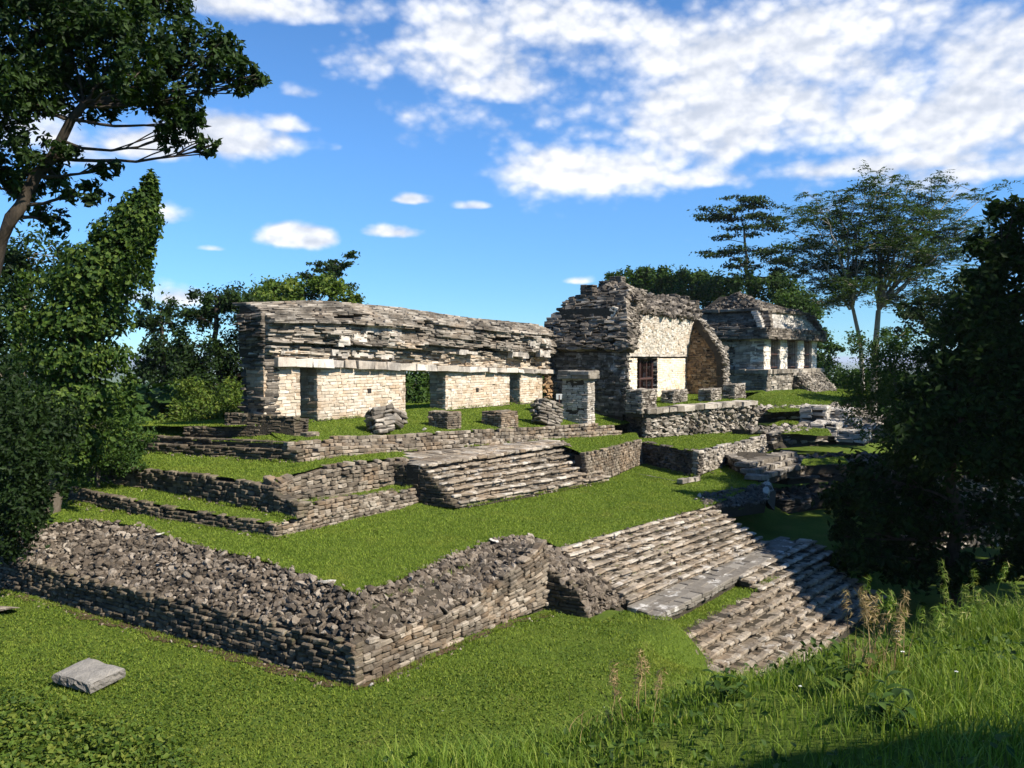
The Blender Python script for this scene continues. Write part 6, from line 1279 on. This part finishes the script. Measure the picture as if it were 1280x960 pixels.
weed('small pale leaved weed near the twig at the bottom centre', 640, 935, 5, .12, 'leaf_vine', .2)
def flower(label, x, y):
    p = at_hill(x, y); t = thing('wildflower', label, 'flower', p, 'white wildflowers on the near slope'); a = Acc(); top = p+[0, 0, .16]; a.tube([p, top], .003, 4); a.build('stem', 'tall', t); a = Acc()
    an = np.linspace(0, 2*np.pi, 6)[:-1]; leaves(a, top+np.stack([np.cos(an), np.sin(an), 0*an], 1)*.009, .018, 2, None, 0, .8, .2); a.build('petal', 'petal', t)
for x, y, l in ((1122, 812, 'white flower just right of the tallest seeding grass'), (1128, 840, 'white flower in the grass below the crest of the near slope'), (755, 895, 'white flower beside the reddish seeding stalks'), (1195, 868, 'white flower on the right of the near slope'), (1000, 885, 'lone white flower under the lowest steps')): flower(l, x, y)
def corner_plants():
    a = Acc(); P, r, d = scatter(60000, -14, -2.6, 11.5, 18, 1.5); q = P-EYEV; px = q@R/(q@F)*FPX+640; py = 480-q@U/(q@F)*FPX
    w = sst(py-.32*px, 845, 915)*sst(px, 260, 190); s = visible(P) & (rng.random(len(P)) < w*.9); P = P[s]; hh = .16+.16*vnoise(P[:, 0]*1.1, P[:, 1]*1.1, 61); P[:, 2] += rng.random(len(P))*np.maximum(hh, .05)*1.4
    leaves(a, P, .115, 1.0, None, 0, .6, .75); o = a.build('leafy_undergrowth', 'leaf_bright', org=(0, 0, 0)); tag(o, 'low leafy undergrowth in the bottom left corner below the stone slab', 'undergrowth', kind='stuff')
corner_plants()

# ------------------------------------------------------------------ foot of the walls: bare soil, chips, tufts
M['soil'] = stone_mat('bare_brown_soil', [(.0, (.045, .028, .015)), (.5, (.10, .066, .038)), (1., (.17, .12, .075))], stain=.2, lichen=.05, bump=.8)
def soil_strip(name, pts, outward, w=.28, n=160, dz=.02):
    p = interp(pts, np.linspace(0, 1, n)); o = np.array([*outward, 0.]); wd = w*(.55+.55*vnoise(np.arange(n)*.21, np.full(n, w*9), 3)+.25*vnoise(np.arange(n)*.7, np.full(n, 2.), 4)); wd = np.maximum(wd, .03)
    q = p+o*wd[:, None]; in_ = p-o*.1; a = Acc(); G3 = np.stack([in_, p, q], 0)
    for g in G3: g[:, 2] = np.maximum(ground(g[:, 0], g[:, 1]), -9)+dz
    a.grid(G3); tag(a.build(name, 'soil', smooth_=True), kind='structure')
soil_strip('soil', [(12.06, 11.2, 0), (12.08, 16, 0), (12.1, 26.5, 0)], (-1, 0), .34)
soil_strip('soil', [(12.0, 11.06, 0), (15, 10.8, 0), (18.8, 10.5, 0)], (0, -1), .16)
def edge_details():
    t = Acc(); c = Acc()
    def line(pts, n, side, h=.10, zoff=0, spread=.07, gnd=False):
        p = interp(pts, rng.random(n)); cl = vnoise(p[:, 0]*1.7+3, p[:, 1]*1.7, 77) > -.25; p = p[cl]; p[:, :2] += np.array(side)*np.abs(rng.normal(0, spread, (len(p), 1))); p[:, 2] = ground(p[:, 0], p[:, 1]) if gnd else p[:, 2]+zoff
        k = 9; q = np.repeat(p, k, 0); q[:, :2] += rng.normal(0, .03, (len(q), 2)); blades(t, q, h, .014, .55)
        m = max(4, n//5); r = interp(pts, rng.random(m)); r[:, :2] += np.array(side)*np.abs(rng.normal(0, spread*2.2, (m, 1))); r[:, 2] = ground(r[:, 0], r[:, 1]) if gnd else r[:, 2]+zoff
        rocks(c, r, rng.uniform(.015, .055, m)*(1.5 if gnd else 1.2), (1, .8, .5), (.2, 1))
    line([(12.04, 11.1, 0), (12.06, 26.5, 0)], 420, (-1, 0), .09, gnd=True); line([(12.1, 11.04, 0), (15, 10.8, 0), (18.9, 10.5, 0)], 240, (0, -1), .09, gnd=True)
    line([(15.7, 17.3, 1.6), (15.62, 22, 1.62), (15.58, 27, 1.75)], 260, (-1, 0), .08); line([(15.7, 17.34, 1.58), (22.3, 17.25, 1.55)], 170, (0, -1), .08)
    line([p+[-.02, 0, .02] for p in W2b], 240, (-1, 0), .08); line([s2bl, s2br], 200, (0, -1), .08); line([p+[0, 0, .03] for p in PF], 260, (0, -1), .08); line([PC+[0, 0, .03], PL+[0, 0, .03]], 140, (-1, 0), .08)
    line([p+[0, 0, .04] for p in LEDGE], 60, (0, 1), .09, .02); line(RT[1:], 260, (.3, .1), .08, .03); line(RT2, 160, (0, .3), .08, .03); line([s1tl, s1tr], 140, (0, .5), .07, .05)
    line([at(875, 596, 1.17), at(966, 564, 1.17)], 120, (0, -1), .09); line([at(873, 596, 1.17), at(803, 581, 1.17)], 90, (-.7, -.3), .09)
    line([CP[0]-[0, 0, .1], CP[1]-[0, 0, .1]], 110, (0, -1), .1, .05); line([(20.1, GV-.05, ZF-.02), (28.4, GV-.05, ZF)], 110, (0, -1), .08); line([(31.5, GV-.05, ZF), (42, GV-.05, ZF-.05)], 120, (0, -1), .08)
    # weeds rooted in the rubble
    for i in range(len(RT2)-1): line([RT2[i]*.55+np.array([RT2[i][0], 11.2, .8])*.45, RT2[i+1]*.55+np.array([RT2[i+1][0], 11.1, .85])*.45], 26, (0, 1), .10, .06, .3)
    line([(12.5, 12, 1.0), (12.6, 15, 1.0)], 16, (1, 0), .10, .03, .2)
    q = np.array([s1tl+(s1bl-s1tl)*a_+(s1tr-s1tl)*b_ for a_, b_ in rng.random((60, 2))]); blades(t, np.repeat(q+[0, 0, .05], 6, 0)+rng.normal(0, .03, (360, 3))*[1, 1, .1], .07, .014, .6)
    tag(t.build('grass_tufts', 'blade', org=(0, 0, 0)), 'longer tufts of grass along the feet and tops of the walls', 'grass', kind='stuff')
    tag(c.build('stone_chips', 'wall', org=(0, 0, 0)), 'small fallen stone chips scattered along the feet of the walls', 'stone chips', kind='stuff')
    p = at(110, 862, .0); q = p+np.concatenate([rng.normal(0, .42, (700, 2)), np.zeros((700, 1))], 1); q = q[(np.abs(q[:, 0]-p[0])+np.abs(q[:, 1]-p[1])) > .35]; q[:, 2] = ground(q[:, 0], q[:, 1]); g = Acc(); blades(g, q, .13, .014, .5); q[:, 2] += rng.uniform(.02, .1, len(q)); 
    tag(g.build('slab_grass', 'blade', org=(0, 0, 0)), 'longer grass growing round the lone stone slab', 'grass', kind='stuff')
edge_details()

# ------------------------------------------------------------------ the air
def haze():
    a = Acc(); w = 42000.0; a.hexa([(-w, -w, -130), (w, -w, -130), (w, w, -130), (-w, w, -130), (-w, -w, 32), (w, -w, 32), (w, w, 32), (-w, w, 32)])
    m = bpy.data.materials.new('haze_air'); m.use_nodes = True; nt = m.node_tree; nt.nodes.clear(); o = nt.nodes.new('ShaderNodeOutputMaterial'); v = nt.nodes.new('ShaderNodeVolumePrincipled')
    v.inputs['Color'].default_value = (.80, .88, 1, 1); v.inputs['Density'].default_value = .00009; v.inputs['Anisotropy'].default_value = .2; nt.links.new(v.outputs[0], o.inputs['Volume'])
    ob = a.build('haze', m, org=(0, 0, 0)); tag(ob, 'thin bluish air over the far plain', 'haze', kind='stuff')
haze()
